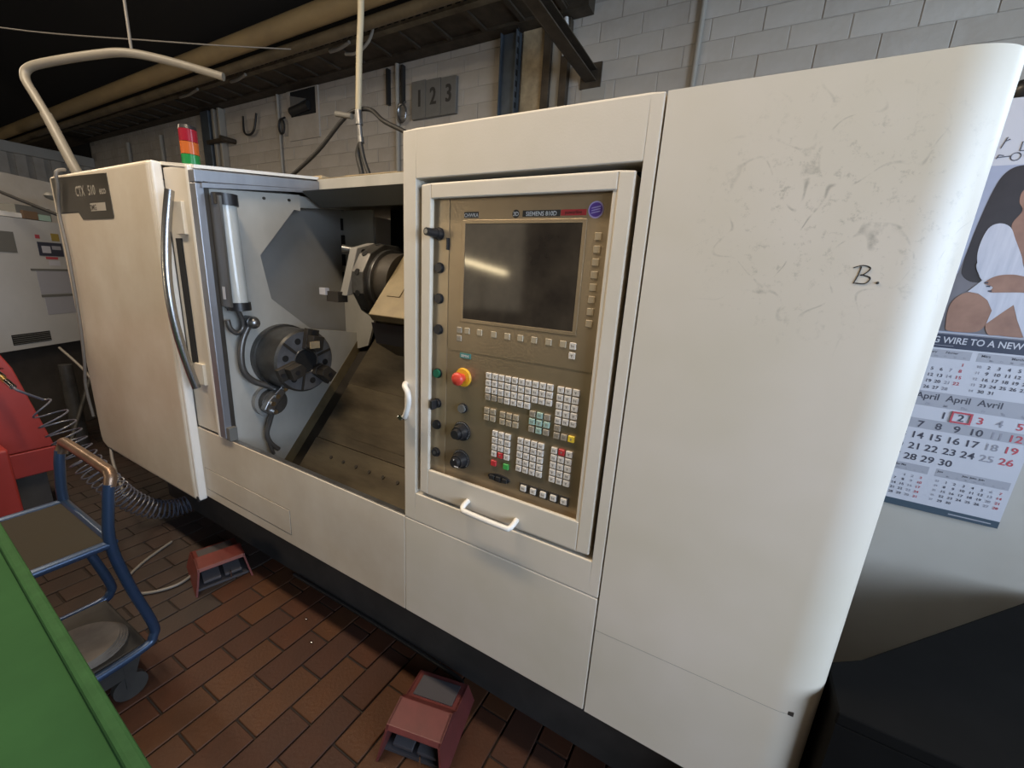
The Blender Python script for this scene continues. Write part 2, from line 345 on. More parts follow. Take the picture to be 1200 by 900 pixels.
for k, (x, y, p) in enumerate(LAMPS):
    L = thing('fluorescent_lamp', ('fluorescent lamp under the ceiling above the sliding door', 'fluorescent lamp under the ceiling above the open work area', 'fluorescent lamp under the ceiling near the grey far machine', 'fluorescent lamp under the ceiling near the calendar')[k], 'lamp', (x, y, 3.4), 'ceiling lamps')
    MB().prism([(y - .12, 3.4), (y + .12, 3.4), (y + .05, 3.47), (y - .05, 3.47)], 'x', x - .75, x + .75).build('housing', 'white_paint', L)
    for d in (-.05, .05): MB().cyl((x - .7, y + d, 3.385), (x + .7, y + d, 3.385), 0.013, n=10).build('tube', 'tube_glow', L)
    for d in (-.5, .5): MB().cyl((x + d, y, 3.47), (x + d, y, 4.598), 0.006, n=6).build('hanger', 'cable_black', L)
    al = area_light('tube_light', (x, y, 3.365), (0, 0, 0), 1.4, 0.16, p, (1.0, 0.81, 0.59))

# ================================================================== THE LATHE
LX, LY = -1.5, 0.88
lathe = thing('cnc_lathe', 'large cream-white turning machine with open sliding door and control console', 'lathe', (LX, LY, 0.0))
LX_ = Vector((LX, LY, 0))
MAT_OFF = LX
def lp(mb, name, m, parent=lathe, bevel=0.0, seg=2): return mb.build(name, m, parent, bevel, seg)

# scuff spots are given in object space (lathe origin)
_ly = LY
def _mk():
    global LY
    scuffed_paint()
_mk()
for n in MAT['cream_scuffed'].node_tree.nodes:
    if n.type == 'VECT_MATH': n.inputs[1].default_value = (0.09 - LX, 0.0, 1.70)

# right-hand service cabinet with rounded outer corner
CE, ra, rb = 0.288, 0.088, 0.065; arc = [(CE - ra + ra * math.sin(a), 0.88 + rb - rb * math.cos(a)) for a in [math.pi / 2 * k / 20 for k in range(21)]]
cab = MB(); poly = [(-0.1885, 0.88)] + arc + [(CE, 1.55), (-0.1885, 1.55)]
n_ = len(poly); z0, z1 = 0.437, 1.922
vs_ = [(p[0], p[1], z0) for p in poly] + [(p[0], p[1], z1) for p in poly]
cab.add(vs_, [(0, n_, n_ + 1, 1)], True)
cab.add(vs_, [tuple(range(n_)), tuple(range(2 * n_ - 1, n_ - 1, -1))] + [(i, i + n_, (i + 1) % n_ + n_, (i + 1) % n_) for i in range(21, n_)])
cab.add(vs_, [(i, i + n_, i + 1 + n_, i + 1) for i in range(1, 21)], True)
cabinet = lp(cab, 'service_cabinet', 'cream_scuffed')
cabinet['label'] = 'tall plain cabinet with scuff marks and a rounded outer corner'
def cab_y(x):
    q = min(max((x - (CE - ra)) / ra, 0), 1); return 0.88 + rb * (1 - math.sqrt(1 - q * q))
lp(MB().tube([(x, cab_y(x) + .0002, .709 + (x + .188) * .026) for x in [-.188 + k * .423 / 30 for k in range(31)]], .0007, n=5), 'seam', 'badge_print', cabinet)
lp(MB().box(0.229, 0.239, cab_y(.234) - .0015, cab_y(.239) + .002, 0.7185, 0.728), 'paint_chip', 'print_dark', cabinet)
# hand-written mark "B."
t = MB()
def stroke(pts, w=0.0017): t.tube([(x, 0.8796, z) for x, z in smooth_path2(pts)], w / 2, n=6)
def smooth_path2(pts): return [(v.x, v.z) for v in smooth_path([(a, 0, b) for a, b in pts], 5)]
bx, bz = 0.151, 1.597
stroke([(bx, bz), (bx + 0.0034, bz + 0.0136), (bx + 0.0051, bz + 0.0272)]); stroke([(bx - 0.0051, bz + 0.0247), (bx + 0.0068, bz + 0.0289), (bx + 0.0170, bz + 0.0247), (bx + 0.0102, bz + 0.0145), (bx + 0.0059, bz + 0.0136)])
stroke([(bx + 0.0068, bz + 0.0145), (bx + 0.0195, bz + 0.0102), (bx + 0.0153, bz + 0.0008), (bx + 0.0026, bz + 0.0008)]); t.ball((bx + 0.0306, 0.8796, bz + 0.0026), 0.0022)
lp(t, 'hand_written_mark', 'marker', cabinet)
# scratches on the cabinet
t = MB()
for pts in ([(-.083, 1.895), (-.108, 1.80), (-.128, 1.70)], [(-.12, 1.64), (-.10, 1.652), (-.06, 1.675)]):
    t.tube([(x, 0.8803, z) for x, z in smooth_path2(pts)], 0.0004, n=4); lp(t, 'scratch', 'plate_grey', cabinet); t = MB()

# console frame, hinged inner door, control panel
cons = lp(MB().frame((-0.842, -0.1925, 0.803, 1.922), (-0.798, -0.218, 0.900, 1.806), 0.88, 0.99), 'console_frame', 'cream_paint', bevel=0.0025)
lp(MB().box(-0.842, -0.1925, 0.99, 1.36, 0.803, 1.922), 'console_housing', 'cream_paint')
lp(MB().box(-0.800, -0.216, 0.955, 0.990, 0.898, 1.808), 'console_back', 'void')
cdoor = lp(MB().frame((-0.778, -0.232, 0.914, 1.790), (-0.7605, -0.274, 0.980, 1.769), 0.884, 0.945), 'console_door', 'cream_paint', bevel=0.0025)
lp(MB().frame((-0.7800, -0.2300, 0.912, 1.792), (-0.748, -0.264, 0.994, 1.757), 0.8815, 0.8925), 'door_rim', 'cream_paint', bevel=0.003)
# bow handle under the panel
hp = smooth_path([(-0.598, 0.882, 0.940), (-0.598, 0.862, 0.936), (-0.594, 0.850, 0.930), (-0.575, 0.846, 0.928), (-0.460, 0.846, 0.926), (-0.442, 0.850, 0.927), (-0.437, 0.862, 0.932), (-0.437, 0.882, 0.937)], 5)
lp(MB().tube(hp, 0.0075, n=10), 'door_handle', 'white_paint')
# side lever on the console edge
lv = lp(MB().tube(smooth_path([(-0.835, 0.878, 1.250), (-0.822, 0.862, 1.247), (-0.803, 0.854, 1.232), (-0.799, 0.853, 1.205), (-0.812, 0.856, 1.168), (-0.828, 0.866, 1.150), (-0.838, 0.878, 1.148)], 5), 0.0085, n=10), 'side_lever', 'white_paint')
lp(MB().cyl((-0.833, 0.852, 1.150), (-0.833, 0.88, 1.150), 0.008).cyl((-0.85, 0.862, 1.147), (-0.82, 0.862, 1.147), 0.0055), 'lever_bolt', 'chrome', lv)

PY = 0.905
panel = lp(MB().box(-0.7605, -0.274, PY, PY + 0.03, 0.978, 1.770), 'control_panel', 'panel_bronze')
panel['label'] = 'bronze-coloured control panel with screen, keys and knobs'
lp(MB().box(-0.759, -0.7035, PY - 0.0022, PY, 0.981, 1.768), 'button_strip', 'strip_bronze', panel)
lp(MB().box(-0.7005, -0.276, PY - 0.0018, PY, 1.3705, 1.768), 'screen_plate', 'panel_bronze', panel)
lp(MB().frame((-0.662, -0.328, 1.450, 1.707), (-0.6515, -0.3375, 1.4595, 1.698), PY - 0.0035, PY), 'screen_bezel', 'panel_bronze', panel, bevel=0.001)
lp(MB().box(-0.6515, -0.3375, PY - 0.0026, PY - 0.0005, 1.4595, 1.698), 'screen', 'screen_dark', panel)
_km = {}
def key(x, z, m, w=0.0165, h=0.0165, d=0.006, glyph=True):
    kk = (m, w, h, d)
    if kk not in _km: _km[kk] = meshof(MB().box(-w / 2, w / 2, -d, 0, -h / 2, h / 2), 'key', m, 0.0012)
    inst('key', _km[kk], panel, (x, PY, z))
    if glyph: KP.append((x, z, d))
KP = []
def grid(x0, z0, nc, nr, m, pitch=0.02, over={}):
    for r in range(nr):
        for c in range(nc):
            mm = over.get((c, r), m)
            if mm: key(x0 + c * pitch, z0 - r * pitch, mm)
grid(-0.560, 1.317, 10, 4, 'key_white', 0.0199, {(0, 3): 'key_grey', (1, 3): 'key_grey', (2, 3): 'key_grey', (7, 3): None, (8, 3): None, (9, 3): None})
grid(-0.3525, 1.316, 3, 7, 'key_white', 0.0198, {(0, 5): 'key_grey', (1, 5): None, (2, 5): None, (0, 6): 'key_grey', (1, 6): 'key_grey', (2, 6): 'key_yellow'})
grid(-0.561, 1.219, 2, 2, 'key_tan', 0.0195); grid(-0.511, 1.218, 3, 2, 'key_tan', 0.0202)
grid(-0.423, 1.239, 3, 3, 'key_grey', 0.0205, {(1, 0): 'key_cyan', (1, 1): 'key_cyan', (1, 2): 'key_cyan', (0, 1): 'key_cyan', (2, 1): 'key_cyan'})
grid(-0.531, 1.159, 3, 4, 'key_white', 0.0199, {(1, 3): 'key_red'})
key(-0.531, 1.071, 'key_red', glyph=False); key(-0.4915, 1.071, 'key_green', glyph=False)
grid(-0.452, 1.158, 4, 5, 'key_white', 0.0199); grid(-0.3545, 1.156, 3, 5, 'key_white', 0.0199, {(1, 0): 'key_red'})
for k in range(5):
    x = -0.433 + k * 0.0293; lp(MB().box(x - .0125, x + .0125, PY - .003, PY, 1.0125, 1.0385), 'key_socket', 'print_dark', panel); key(x, 1.0255, 'key_white', d=0.008)
for k in range(8): key(-0.2995, 1.670 - k * 0.0269, 'key_tan', d=0.004, glyph=False)
for x in (-0.636, -0.596, -0.552, -0.5115, -0.4735, -0.435, -0.396, -0.358): key(x, 1.4275, 'key_tan', d=0.004, glyph=False)
for z in (1.427, 1.405): key(-0.662, z, 'key_grey', d=0.004)
for z in (1.426, 1.403): key(-0.333, z, 'key_white', d=0.004)
# print on the key caps: small dark symbols
t = MB(); rr = random.Random(3); syms = 'ABCDEFGHIJKLMNOPQRSTUVWXYZ0123456789'
for x, z, d in KP:
    y = PY - d - 0.0003; k = rr.random()
    if k < 0.6: t.box(x - .0032, x + .0032, y, y + .0002, z + .001, z + .0024); t.box(x - .0012, x + .0012, y, y + .0002, z - .0034, z + .001)
    else: t.box(x - .0036, x + .0036, y, y + .0002, z - .0004, z + .0008); t.box(x - .0036, x - .0024, y, y + .0002, z - .0036, z + .0036); t.box(x + .0012, x + .0026, y, y + .0002, z - .0036, z + .002)
lp(t, 'key_print', 'badge_print', panel)['kind'] = 'stuff'
def button(name, x, z, r, m, d=0.012, ring=True):
    b = lp(MB().cyl((x, PY, z), (x, PY - d, z), r, r * 0.93, n=18), name, m, panel)
    if ring: lp(MB().cyl((x, PY, z), (x, PY - 0.005, z), r * 1.16, n=18), 'collar', 'black_plastic', panel)
    return b
for z in (1.587, 1.506, 1.421): button('push_button', -0.732, z, 0.0125, 'black_plastic')
button('push_button', -0.733, 1.295, 0.0125, 'green_button'); button('push_button', -0.733, 1.138, 0.0125, 'black_plastic'); button('push_button', -0.734, 1.050, 0.0125, 'black_plastic')
lp(MB().cyl((-0.734, PY - .012, 1.050), (-0.734, PY - .0135, 1.050), 0.005, n=12), 'button_lens', 'steel', panel)
button('selector_switch', -0.733, 1.205, 0.0125, 'black_plastic'); lp(MB().box(-0.7375, -0.7285, PY - .032, PY - .01, 1.191, 1.219), 'selector_grip', 'black_plastic', panel, bevel=0.002)
button('key_switch', -0.735, 1.674, 0.014, 'black_plastic', 0.02); lp(MB().cyl((-0.735, PY - .018, 1.674), (-0.735, PY - .055, 1.674), 0.0115, 0.010, n=16), 'switch_barrel', 'black_plastic', panel)
lp(MB().cyl((-0.735, PY - .055, 1.674), (-0.735, PY - .058, 1.674), 0.006, n=12), 'switch_key', 'steel', panel)
lp(MB().box(-0.7068, -0.703, PY - .01, PY, 1.634, 1.664), 'switch_bracket', 'black_plastic', panel)
lp(MB().cyl((-0.645, PY, 1.297), (-0.645, PY - .006, 1.297), 0.027, 0.024, n=24), 'emergency_collar', 'estop_yellow', panel)
lp(MB().cyl((-0.645, PY - .006, 1.297), (-0.645, PY - .02, 1.297), 0.012, n=18).ball((-0.645, PY - .027, 1.297), 0.019, (1, 0.65, 1), 18), 'emergency_stop', 'estop_red', panel)
button('push_button', -0.642, 1.208, 0.0125, 'far_grey')
for z in (1.138, 1.051):
    lp(MB().cyl((-0.643, PY, z), (-0.643, PY - .003, z), 0.029, n=28), 'dial_plate', 'black_plastic', panel)
    lp(MB().cyl((-0.643, PY - .003, z), (-0.643, PY - .026, z), 0.0225, 0.019, n=22).cyl((-0.643, PY - .026, z), (-0.643, PY - .038, z), 0.015, 0.013, n=18), 'dial_knob', 'black_plastic', panel)
    t = MB()
    for k in range(22):
        a = R(-130 + k * 12.4); t.box(-0.643 + .0262 * math.sin(a) - .0008, -0.643 + .0262 * math.sin(a) + .0008, PY - .0034, PY - .003, z + .0262 * math.cos(a) - .0008, z + .0262 * math.cos(a) + .0008)
    lp(t, 'dial_ticks', 'print_white', panel)['kind'] = 'stuff'
lp(MB().box(-0.644, -0.6415, PY - .0385, PY - .025, 1.060, 1.064).box(-0.640, -0.626, PY - .0388, PY - .0378, 1.0420, 1.0445), 'dial_mark', 'print_white', panel)
ov = [(-0.546 + .0 + (.0345 + .0345 * math.cos(a)) , 1.0305 + .0115 * math.sin(a)) for a in [2 * math.pi * k / 20 for k in range(20)]]
lp(MB().prism(ov, 'y', PY - .006, PY), 'rocker_base', 'black_plastic', panel)
for k in range(3): lp(MB().box(-0.5395 + k * .0205, -0.523 + k * .0205, PY - .012, PY - .006, 1.024, 1.037), 'rocker_key', 'black_rubber', panel, bevel=0.002)
tg = lp(MB().box(-0.6575, -0.6225, PY - .0025, PY, 1.352, 1.3655), 'maker_tag', 'teal', panel)
lp(MB().text('SIEMENS', 0.0095, -0.640, 1.3553, PY - .0028, squeeze=0.75), 'lettering', 'print_white', panel)
lp(MB().text('SIEMENS 810D', 0.0135, -0.441, 1.7145, PY - .0024, squeeze=0.93), 'lettering', 'print_white', panel)
lp(MB().box(-0.489, -0.393, PY - .0021, PY - .0015, 1.7125, 1.7265), 'lettering_ground', 'print_dark', panel)
lp(MB().box(-0.392, -0.332, PY - .0021, PY - .0015, 1.7138, 1.7265), 'red_name_bar', 'key_red', panel)
lp(MB().text('powerline', 0.0105, -0.362, 1.7172, PY - .0024, squeeze=0.95), 'lettering', 'pedal_red', panel)
lp(MB().cyl((-0.507, PY - .0015, 1.7195), (-0.507, PY - .0022, 1.7195), 0.0095, n=20), 'round_emblem', 'print_dark', panel)
lp(MB().text('3D', 0.0125, -0.507, 1.7152, PY - .0025), 'lettering', 'print_white', panel)
lp(MB().text('CHWKA', 0.0125, -0.635, 1.7145, PY - .0025, squeeze=0.9), 'lettering', 'print_white', panel)
lp(MB().box(-0.657, -0.613, PY - .0021, PY - .0015, 1.7125, 1.7265), 'lettering_ground', 'print_dark', panel)
st = lp(MB().cyl((-0.311, PY - .0015, 1.7245), (-0.311, PY - .0024, 1.7245), 0.0175, n=24), 'round_sticker', 'lilac', panel)
lp(MB().cyl((-0.311, PY - .0024, 1.7245), (-0.311, PY - .0027, 1.7245), 0.0145, n=24), 'sticker_disc', 'purple', panel)
t = MB()
for dz in (-.005, 0, .005): t.prism([(-0.321, 1.7215 + dz), (-0.301, 1.7255 + dz), (-0.301, 1.7275 + dz), (-0.321, 1.7235 + dz)], 'y', PY - .0031, PY - .0027)
lp(t, 'sticker_bars', 'lilac', panel)

# lower front, sill and base
lp(MB().box(-2.16, -0.8425, 0.88, 0.90, 0.437, 0.802), 'lower_panel', 'cream_worn', bevel=0.003)
lp(MB().box(-0.8415, -0.1925, 0.88, 0.90, 0.437, 0.8005), 'lower_panel', 'cream_paint', bevel=0.003)
lp(MB().box(-2.13, -0.8425, 0.8825, 0.903, 0.798, 0.805), 'door_sill', 'steel', bevel=0.001)
lp(MB().box(-2.135, -1.475, 0.8787, 0.882, 0.485, 0.596), 'access_hatch', 'cream_worn', bevel=0.001)
lp(MB().frame((-2.1375, -1.4725, 0.4825, 0.5985), (-2.135, -1.475, 0.485, 0.596), 0.8797, 0.882), 'hatch_seam', 'print_dark')
base = lp(MB().box(-3.2, 0.2, 1.09, 2.35, 0.0, 0.47), 'machine_base', 'plinth')
lp(MB().box(-3.25, 0.255, 0.905, 1.55, 0.437, 0.50), 'underside', 'plinth')

# sliding door: front skin, handle strip, roof
sk = [(-3.30, 0.49), (-3.285, 0.447), (-3.22, 0.424), (-2.17, 0.424), (-2.17, 1.945), (-3.285, 1.945), (-3.295, 1.93)]
dskin = lp(MB().prism(sk, 'y', 0.838, 0.882), 'sliding_door', 'cream_worn', bevel=0.018, seg=4)
lp(MB().box(-2.178, -2.152, 0.846, 0.8825, 0.424, 1.943), 'door_edge', 'white_paint', bevel=0.008, seg=3)
lp(MB().box(-2.176, -2.156, 0.842, 0.87, 0.418, 0.446), 'door_stop', 'black_rubber', bevel=0.004)
lp(MB().box(-3.295, -2.955, 0.8373, 0.8385, 1.7585, 1.7615), 'door_seam', 'print_dark')
bd = lp(MB().prism([(-3.255, 1.762), (-2.968, 1.762), (-2.925, 1.726), (-2.565, 1.726), (-2.555, 1.738), (-2.561, 1.917), (-3.255, 1.932)], 'y', 0.8360, 0.8385), 'name_plate', 'badge', bevel=0.0008)
lp(MB().text('CTX', 0.064, -2.895, 1.833, 0.8356, squeeze=0.85).text('510', 0.060, -2.755, 1.833, 0.8356, squeeze=0.95).text('eco', 0.046, -2.632, 1.833, 0.8356, squeeze=1.05), 'lettering', 'badge_letter', bd)
lp(MB().box(-2.80, -2.625, 0.8354, 0.8358, 1.762, 1.797), 'maker_bar', 'badge_letter', bd)
lp(MB().text('DMG', 0.036, -2.77, 1.766, 0.8351, squeeze=1.0), 'lettering', 'badge', bd)
strip = lp(MB().box(-2.155, -1.930, 0.884, 0.915, 0.810, 1.922), 'door_strip', 'cream_paint', bevel=0.003)
lp(MB().box(-1.945, -1.925, 0.868, 0.915, 0.810, 1.915), 'strip_lip', 'white_paint', bevel=0.003)
for a, b in ((1.665, 1.79), (1.03, 1.125)): lp(MB().box(-2.085, -2.015, 0.872, 0.886, a, b), 'handle_mount', 'cream_paint', bevel=0.002)
lp(MB().box(-2.118, -2.07, 0.880, 0.886, 1.12, 1.65), 'handle_shadow', 'void')  # black strip painted in for the shadow behind the handle
hp = [(-2.055, 0.868 - 0.062 * math.sin(math.pi * (0.06 + 0.88 * k / 18)) , 1.828 - 0.81 * k / 18) for k in range(19)]
lp(MB().tube(hp, 0.0165, n=14), 'door_handle', 'handle_steel')
prof = lp(MB().box(-1.925, -1.880, 0.868, 0.905, 0.812, 1.851), 'edge_profile', 'profile_grey', bevel=0.003)
lp(MB().box(-1.8895, -1.878, 0.895, 0.912, 0.812, 1.86), 'edge_seal', 'dark_channel')
lp(MB().box(-1.885, -1.855, 0.872, 0.905, 0.806, 0.865), 'profile_foot', 'far_grey')
lp(MB().prism([(0.868, 1.852), (0.868, 1.897), (1.400, 1.968), (1.400, 1.928)], 'x', -1.925, -1.880), 'roof_profile', 'profile_grey', bevel=0.003)
lp(MB().prism([(0.885, 1.835), (0.885, 1.852), (1.395, 1.928), (1.395, 1.914)], 'x', -1.900, -1.868), 'roof_seal', 'profile_grey')
roof = MB(); rp = [(-3.28, 0.882), (-2.16, 0.882), (-1.905, 0.882), (-1.895, 1.41), (-3.28, 1.41)]
def rz(x, y): return 1.905 + (y - 0.882) * 0.137 + (0.028 if x < -2.1 else 0.0) * max(0, 1 - (y - 0.882) / 0.3)
v2 = [(x, y, rz(x, y)) for x, y in rp] + [(x, y, rz(x, y) + 0.012) for x, y in rp]
roof.add(v2, [(0, 1, 2, 3, 4), (9, 8, 7, 6, 5)] + [(i, (i + 1) % 5, (i + 1) % 5 + 5, i + 5) for i in range(5)])
lp(roof, 'door_roof', 'white_paint')

# fixed housing, rear roof and work area
lp(MB().box(-3.28, -2.0, 0.90, 2.30, 0.47, 1.88), 'headstock_housing', 'cream_paint')
lp(MB().box(-3.28, -0.2, 1.405, 2.30, 1.935, 1.982), 'rear_roof', 'tan_oily', bevel=0.003)
lp(MB().box(-1.895, -0.86, 1.400, 1.408, 1.930, 1.976), 'roof_front_rail', 'work_area_grey', bevel=0.002)
lp(MB().box(-0.1885 - 0.01, 0.2, 1.36, 2.30, 0.47, 1.90), 'rear_housing', 'cream_paint')
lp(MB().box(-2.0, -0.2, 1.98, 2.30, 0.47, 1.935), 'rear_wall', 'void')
lp(MB().prism([(1.3, 1.905), (1.42, 1.93), (1.42, 1.85), (1.40, 1.85)], 'x', -1.88, -0.86), 'roof_stiffener', 'far_grey')
head = [(0.905, 0.47), (0.905, 1.838), (1.300, 1.888), (1.300, 1.819), (1.268, 1.819), (1.094, 1.604), (1.127, 1.416), (1.319, 1.262), (1.640, 1.218), (1.0, 0.47)]
hw = lp(MB().prism(head, 'x', -1.91, -1.89), 'headstock_wall', 'work_area_grey')
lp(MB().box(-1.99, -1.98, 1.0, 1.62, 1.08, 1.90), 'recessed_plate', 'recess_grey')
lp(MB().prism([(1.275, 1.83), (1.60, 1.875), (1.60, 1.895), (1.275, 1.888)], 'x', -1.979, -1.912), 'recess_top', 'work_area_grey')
rp_ = lp(MB().prism([(-1.98, 1.10), (-1.98, 1.87), (-1.745, 1.87), (-1.715, 1.40), (-1.80, 1.16)], 'y', 1.60, 1.615), 'rear_panel', 'work_area_grey')
for a, b, w in ((1.77, 1.83, .012), (1.66, 1.745, .022), (1.585, 1.645, .02), (1.50, 1.55, .018), (1.44, 1.48, .012)): lp(MB().box(-1.978, -1.978 + w, 1.592, 1.60, a, b), 'slot', 'void', rp_)
for (y, z) in ((1.0, 1.838), (1.13, 1.855), (1.245, 1.868)): lp(MB().cyl((-1.892, y, z - .012), (-1.884, y, z - .012), 0.006, n=10), 'screw', 'dark_channel', hw)
# work lamp, hoses
wl_ = lp(MB().cyl((-1.835, 0.955, 1.40), (-1.835, 0.945, 1.795), 0.036, n=22), 'work_lamp', 'glass_lamp')
lp(MB().cyl((-1.835, 0.945, 1.78), (-1.835, 0.944, 1.822), 0.044, n=22), 'lamp_cap', 'black_plastic', wl_); lp(MB().cyl((-1.835, 0.956, 1.375), (-1.835, 0.955, 1.408), 0.044, n=22), 'lamp_cap', 'black_plastic', wl_)
lp(MB().box(-1.885, -1.868, 0.925, 0.985, 1.38, 1.81).box(-1.87, -1.80, 0.906, 0.915, 1.39, 1.81), 'lamp_bracket', 'lamp_body', wl_)
lp(MB().box(-1.845, -1.825, 0.9035, 0.9045, 1.42, 1.47), 'lamp_label', 'paper_white', wl_)
lp(MB().tube(smooth_path([(-1.84, .952, 1.375), (-1.845, .966, 1.335), (-1.85, .968, 1.298), (-1.85, .945, 1.278), (-1.85, .920, 1.298), (-1.85, .912, 1.335)], 6), 0.010), 'lamp_hose', 'hose_grey')
lp(MB().tube(smooth_path([(-1.85, .998, 1.312), (-1.85, .965, 1.25), (-1.85, .950, 1.18), (-1.85, .955, 1.11), (-1.85, .990, 1.06), (-1.84, 1.045, 1.028), (-1.83, 1.085, 1.0)], 8), 0.0135), 'coolant_hose', 'hose_grey')
lp(MB().cyl((-1.89, 1.005, 1.320), (-1.83, 1.005, 1.320), 0.027, n=18).ball((-1.83, 1.005, 1.320), 0.026), 'hose_fitting', 'steel')
fl = lp(MB().cyl((-1.89, 1.068, 0.945), (-1.862, 1.068, 0.945), 0.075, n=28), 'probe_flange', 'recess_grey')
lp(MB().cyl((-1.862, 1.068, 0.945), (-1.83, 1.068, 0.945), 0.06, n=28), 'probe_disc', 'chuck_steel', fl)
lp(MB().prism([(1.00, .93), (1.02, .965), (1.10, 1.035), (1.115, 1.005), (1.05, .93), (1.03, .90)], 'x', -1.835, -1.80), 'probe_arm', 'steel', fl, bevel=0.003)
for (y, z) in ((1.032, .955), (1.056, .985), (1.04, .915), (1.095, 1.012)): lp(MB().cyl((-1.80, y, z), (-1.782, y, z), 0.011, n=12), 'probe_bolt', 'chrome', fl)
lp(MB().tube(smooth_path([(-1.82, 1.045, .905), (-1.83, 1.035, .86), (-1.84, 1.022, .80), (-1.84, 1.035, .75), (-1.84, 1.07, .705)], 6), 0.011).tube(smooth_path([(-1.84, 1.026, .79), (-1.84, 1.03, .745), (-1.84, 1.045, .69)], 5), 0.008), 'probe_hose', 'hose_grey')
# chuck on the spindle
cy_, cz_ = 1.160, 1.146
ch = lp(MB().cyl((-1.89, cy_, cz_), (-1.862, cy_, cz_), 0.153, n=48).cyl((-1.862, cy_, cz_), (-1.725, cy_, cz_), 0.145, n=48).cyl((-1.725, cy_, cz_), (-1.718, cy_, cz_), 0.145, 0.137, n=48), 'chuck', 'chuck_steel')
lp(MB().cyl((-1.718, cy_, cz_), (-1.7155, cy_, cz_), 0.136, n=48), 'chuck_face', 'chuck_face', ch)
lp(MB().cyl((-1.7155, cy_, cz_), (-1.7145, cy_, cz_), 0.056, n=32), 'chuck_bore', 'void', ch)
lp(MB().tube([(-1.7145, cy_ + .057 * math.cos(a), cz_ + .057 * math.sin(a)) for a in [2 * math.pi * k / 36 for k in range(37)]], 0.003, n=6), 'bore_ring', 'steel', ch)
def rot2(y, z, a): return (cy_ + y * math.cos(a) - z * math.sin(a), cz_ + y * math.sin(a) + z * math.cos(a))
for k in range(3):
    a = R(78 + 120 * k)
    j = lp(MB().prism([rot2(*p, a) for p in ((.058, -.030), (.150, -.030), (.150, .030), (.058, .030), (.045, .0))], 'x', -1.7155, -1.690).prism([rot2(*p, a) for p in ((.064, -.027), (.122, -.027), (.122, .027), (.064, .027), (.050, .0))], 'x', -1.690, -1.645), 'chuck_jaw', 'dark_channel', ch, bevel=0.002)
    for q in (.095, .137): lp(MB().cyl((-1.688 if q > .13 else -1.645, *rot2(q, 0, a)), (-1.684 if q > .13 else -1.640, *rot2(q, 0, a)), 0.010, n=12), 'jaw_bolt', 'black_plastic', ch)
    a2 = a + R(60)
    lp(MB().prism([rot2(*p, a2) for p in ((.062, -.006), (.136, -.006), (.136, .006), (.062, .006))], 'x', -1.7156, -1.7138), 'slot', 'dark_channel', ch)
    for d in (-28, 28):
        p = rot2(.100, 0, a2 + R(d)); lp(MB().cyl((-1.716, *p), (-1.7142, *p), 0.0145, n=16), 'bolt_hole', 'void', ch)
lp(MB().box(-1.645, -1.638, cy_ - .025, cy_ + .02, cz_ + .07, cz_ + .10), 'chuck_label', 'scrap_wood', ch)
# slanted bed covers: plane z = .62 + 1.17 (y - 1.132)
def sz(y): return 0.62 + 1.17 * (y - 1.132)
def slab(x0, x1, y0, y1, lift, th):
    n = Vector((0, -1.17, 1)).normalized(); o = n * lift; i = n * (lift - th)
    c = [(y0, sz(y0)), (y1, sz(y1))]
    return MB().prism([(c[0][0] + o.y, c[0][1] + o.z), (c[1][0] + o.y, c[1][1] + o.z), (c[1][0] + i.y, c[1][1] + i.z), (c[0][0] + i.y, c[0][1] + i.z)], 'x', x0, x1)
lp(slab(-1.90, -0.86, 0.92, 1.99, -0.045, 0.02), 'bed_channel', 'dark_channel')
lp(slab(-1.893, -1.888, 1.02, 1.70, 0.004, 0.06), 'bed_edge_strip', 'tan_oily')
for (a, b, l, x) in ((1.435, 1.97, 0.0, -1.775), (1.23, 1.433, 0.012, -1.755), (1.04, 1.228, 0.026, -1.745)):
    cv = lp(slab(x, -0.86, a, b, l, 0.03), 'bed_cover', 'slant_cover', bevel=0.002)
for k in range(10):
    x = -1.58 + k * 0.085; n = Vector((0, -1.17, 1)).normalized(); p = Vector((x, 1.185, sz(1.185))) + n * 0.026
    lp(MB().cyl(p, p + n * 0.004, 0.008, n=10), 'rivet', 'dark_channel', cv)
lp(slab(-1.55, -0.95, 1.26, 1.36, 0.014, 0.01), 'wiper_strip', 'slant_cover')
lp(MB().box(-1.89, -0.86, 0.90, 1.2, 0.50, 0.535), 'chip_tray', 'oily_tray')
# turret on its slide
TX, TY, TZ = -1.44, 1.43, 1.515
tur = lp(MB().cyl((TX - .07, TY, TZ), (TX, TY, TZ), 0.175, n=12, smooth=False), 'turret', 'chuck_steel', bevel=0.004)
lp(MB().cyl((TX, TY, TZ), (TX + .02, TY, TZ), 0.150, n=40), 'turret_ring', 'steel', tur)
lp(MB().cyl((TX + .02, TY, TZ), (TX + .10, TY, TZ), 0.135, n=40), 'turret_drum', 'dark_channel', tur)
for k in range(12):
    a = R(15 + 30 * k); lp(MB().cyl((TX - .035, TY + .165 * math.cos(a), TZ + .165 * math.sin(a)), (TX - .035, TY + .176 * math.cos(a), TZ + .176 * math.sin(a)), 0.014, n=12), 'tool_pocket', 'void', tur)
lp(MB().prism([(1.235, 1.455), (1.30, 1.66), (1.40, 1.69), (1.33, 1.47)], 'x', -1.56, -1.515), 'tool_holder', 'recess_grey', tur, bevel=0.003)
for (y, z) in ((1.335, 1.645), (1.285, 1.50)): lp(MB().cyl((-1.515, y, z), (-1.512, y, z), 0.014, n=12), 'holder_hole', 'void', tur)
lp(MB().cyl((-1.60, 1.29, 1.655), (-1.57, 1.32, 1.65), 0.018, n=14), 'coolant_nozzle', 'steel', tur)
lp(MB().box(-1.62, -1.545, 1.215, 1.265, 1.425, 1.470), 'cutting_tool', 'dark_channel', tur)
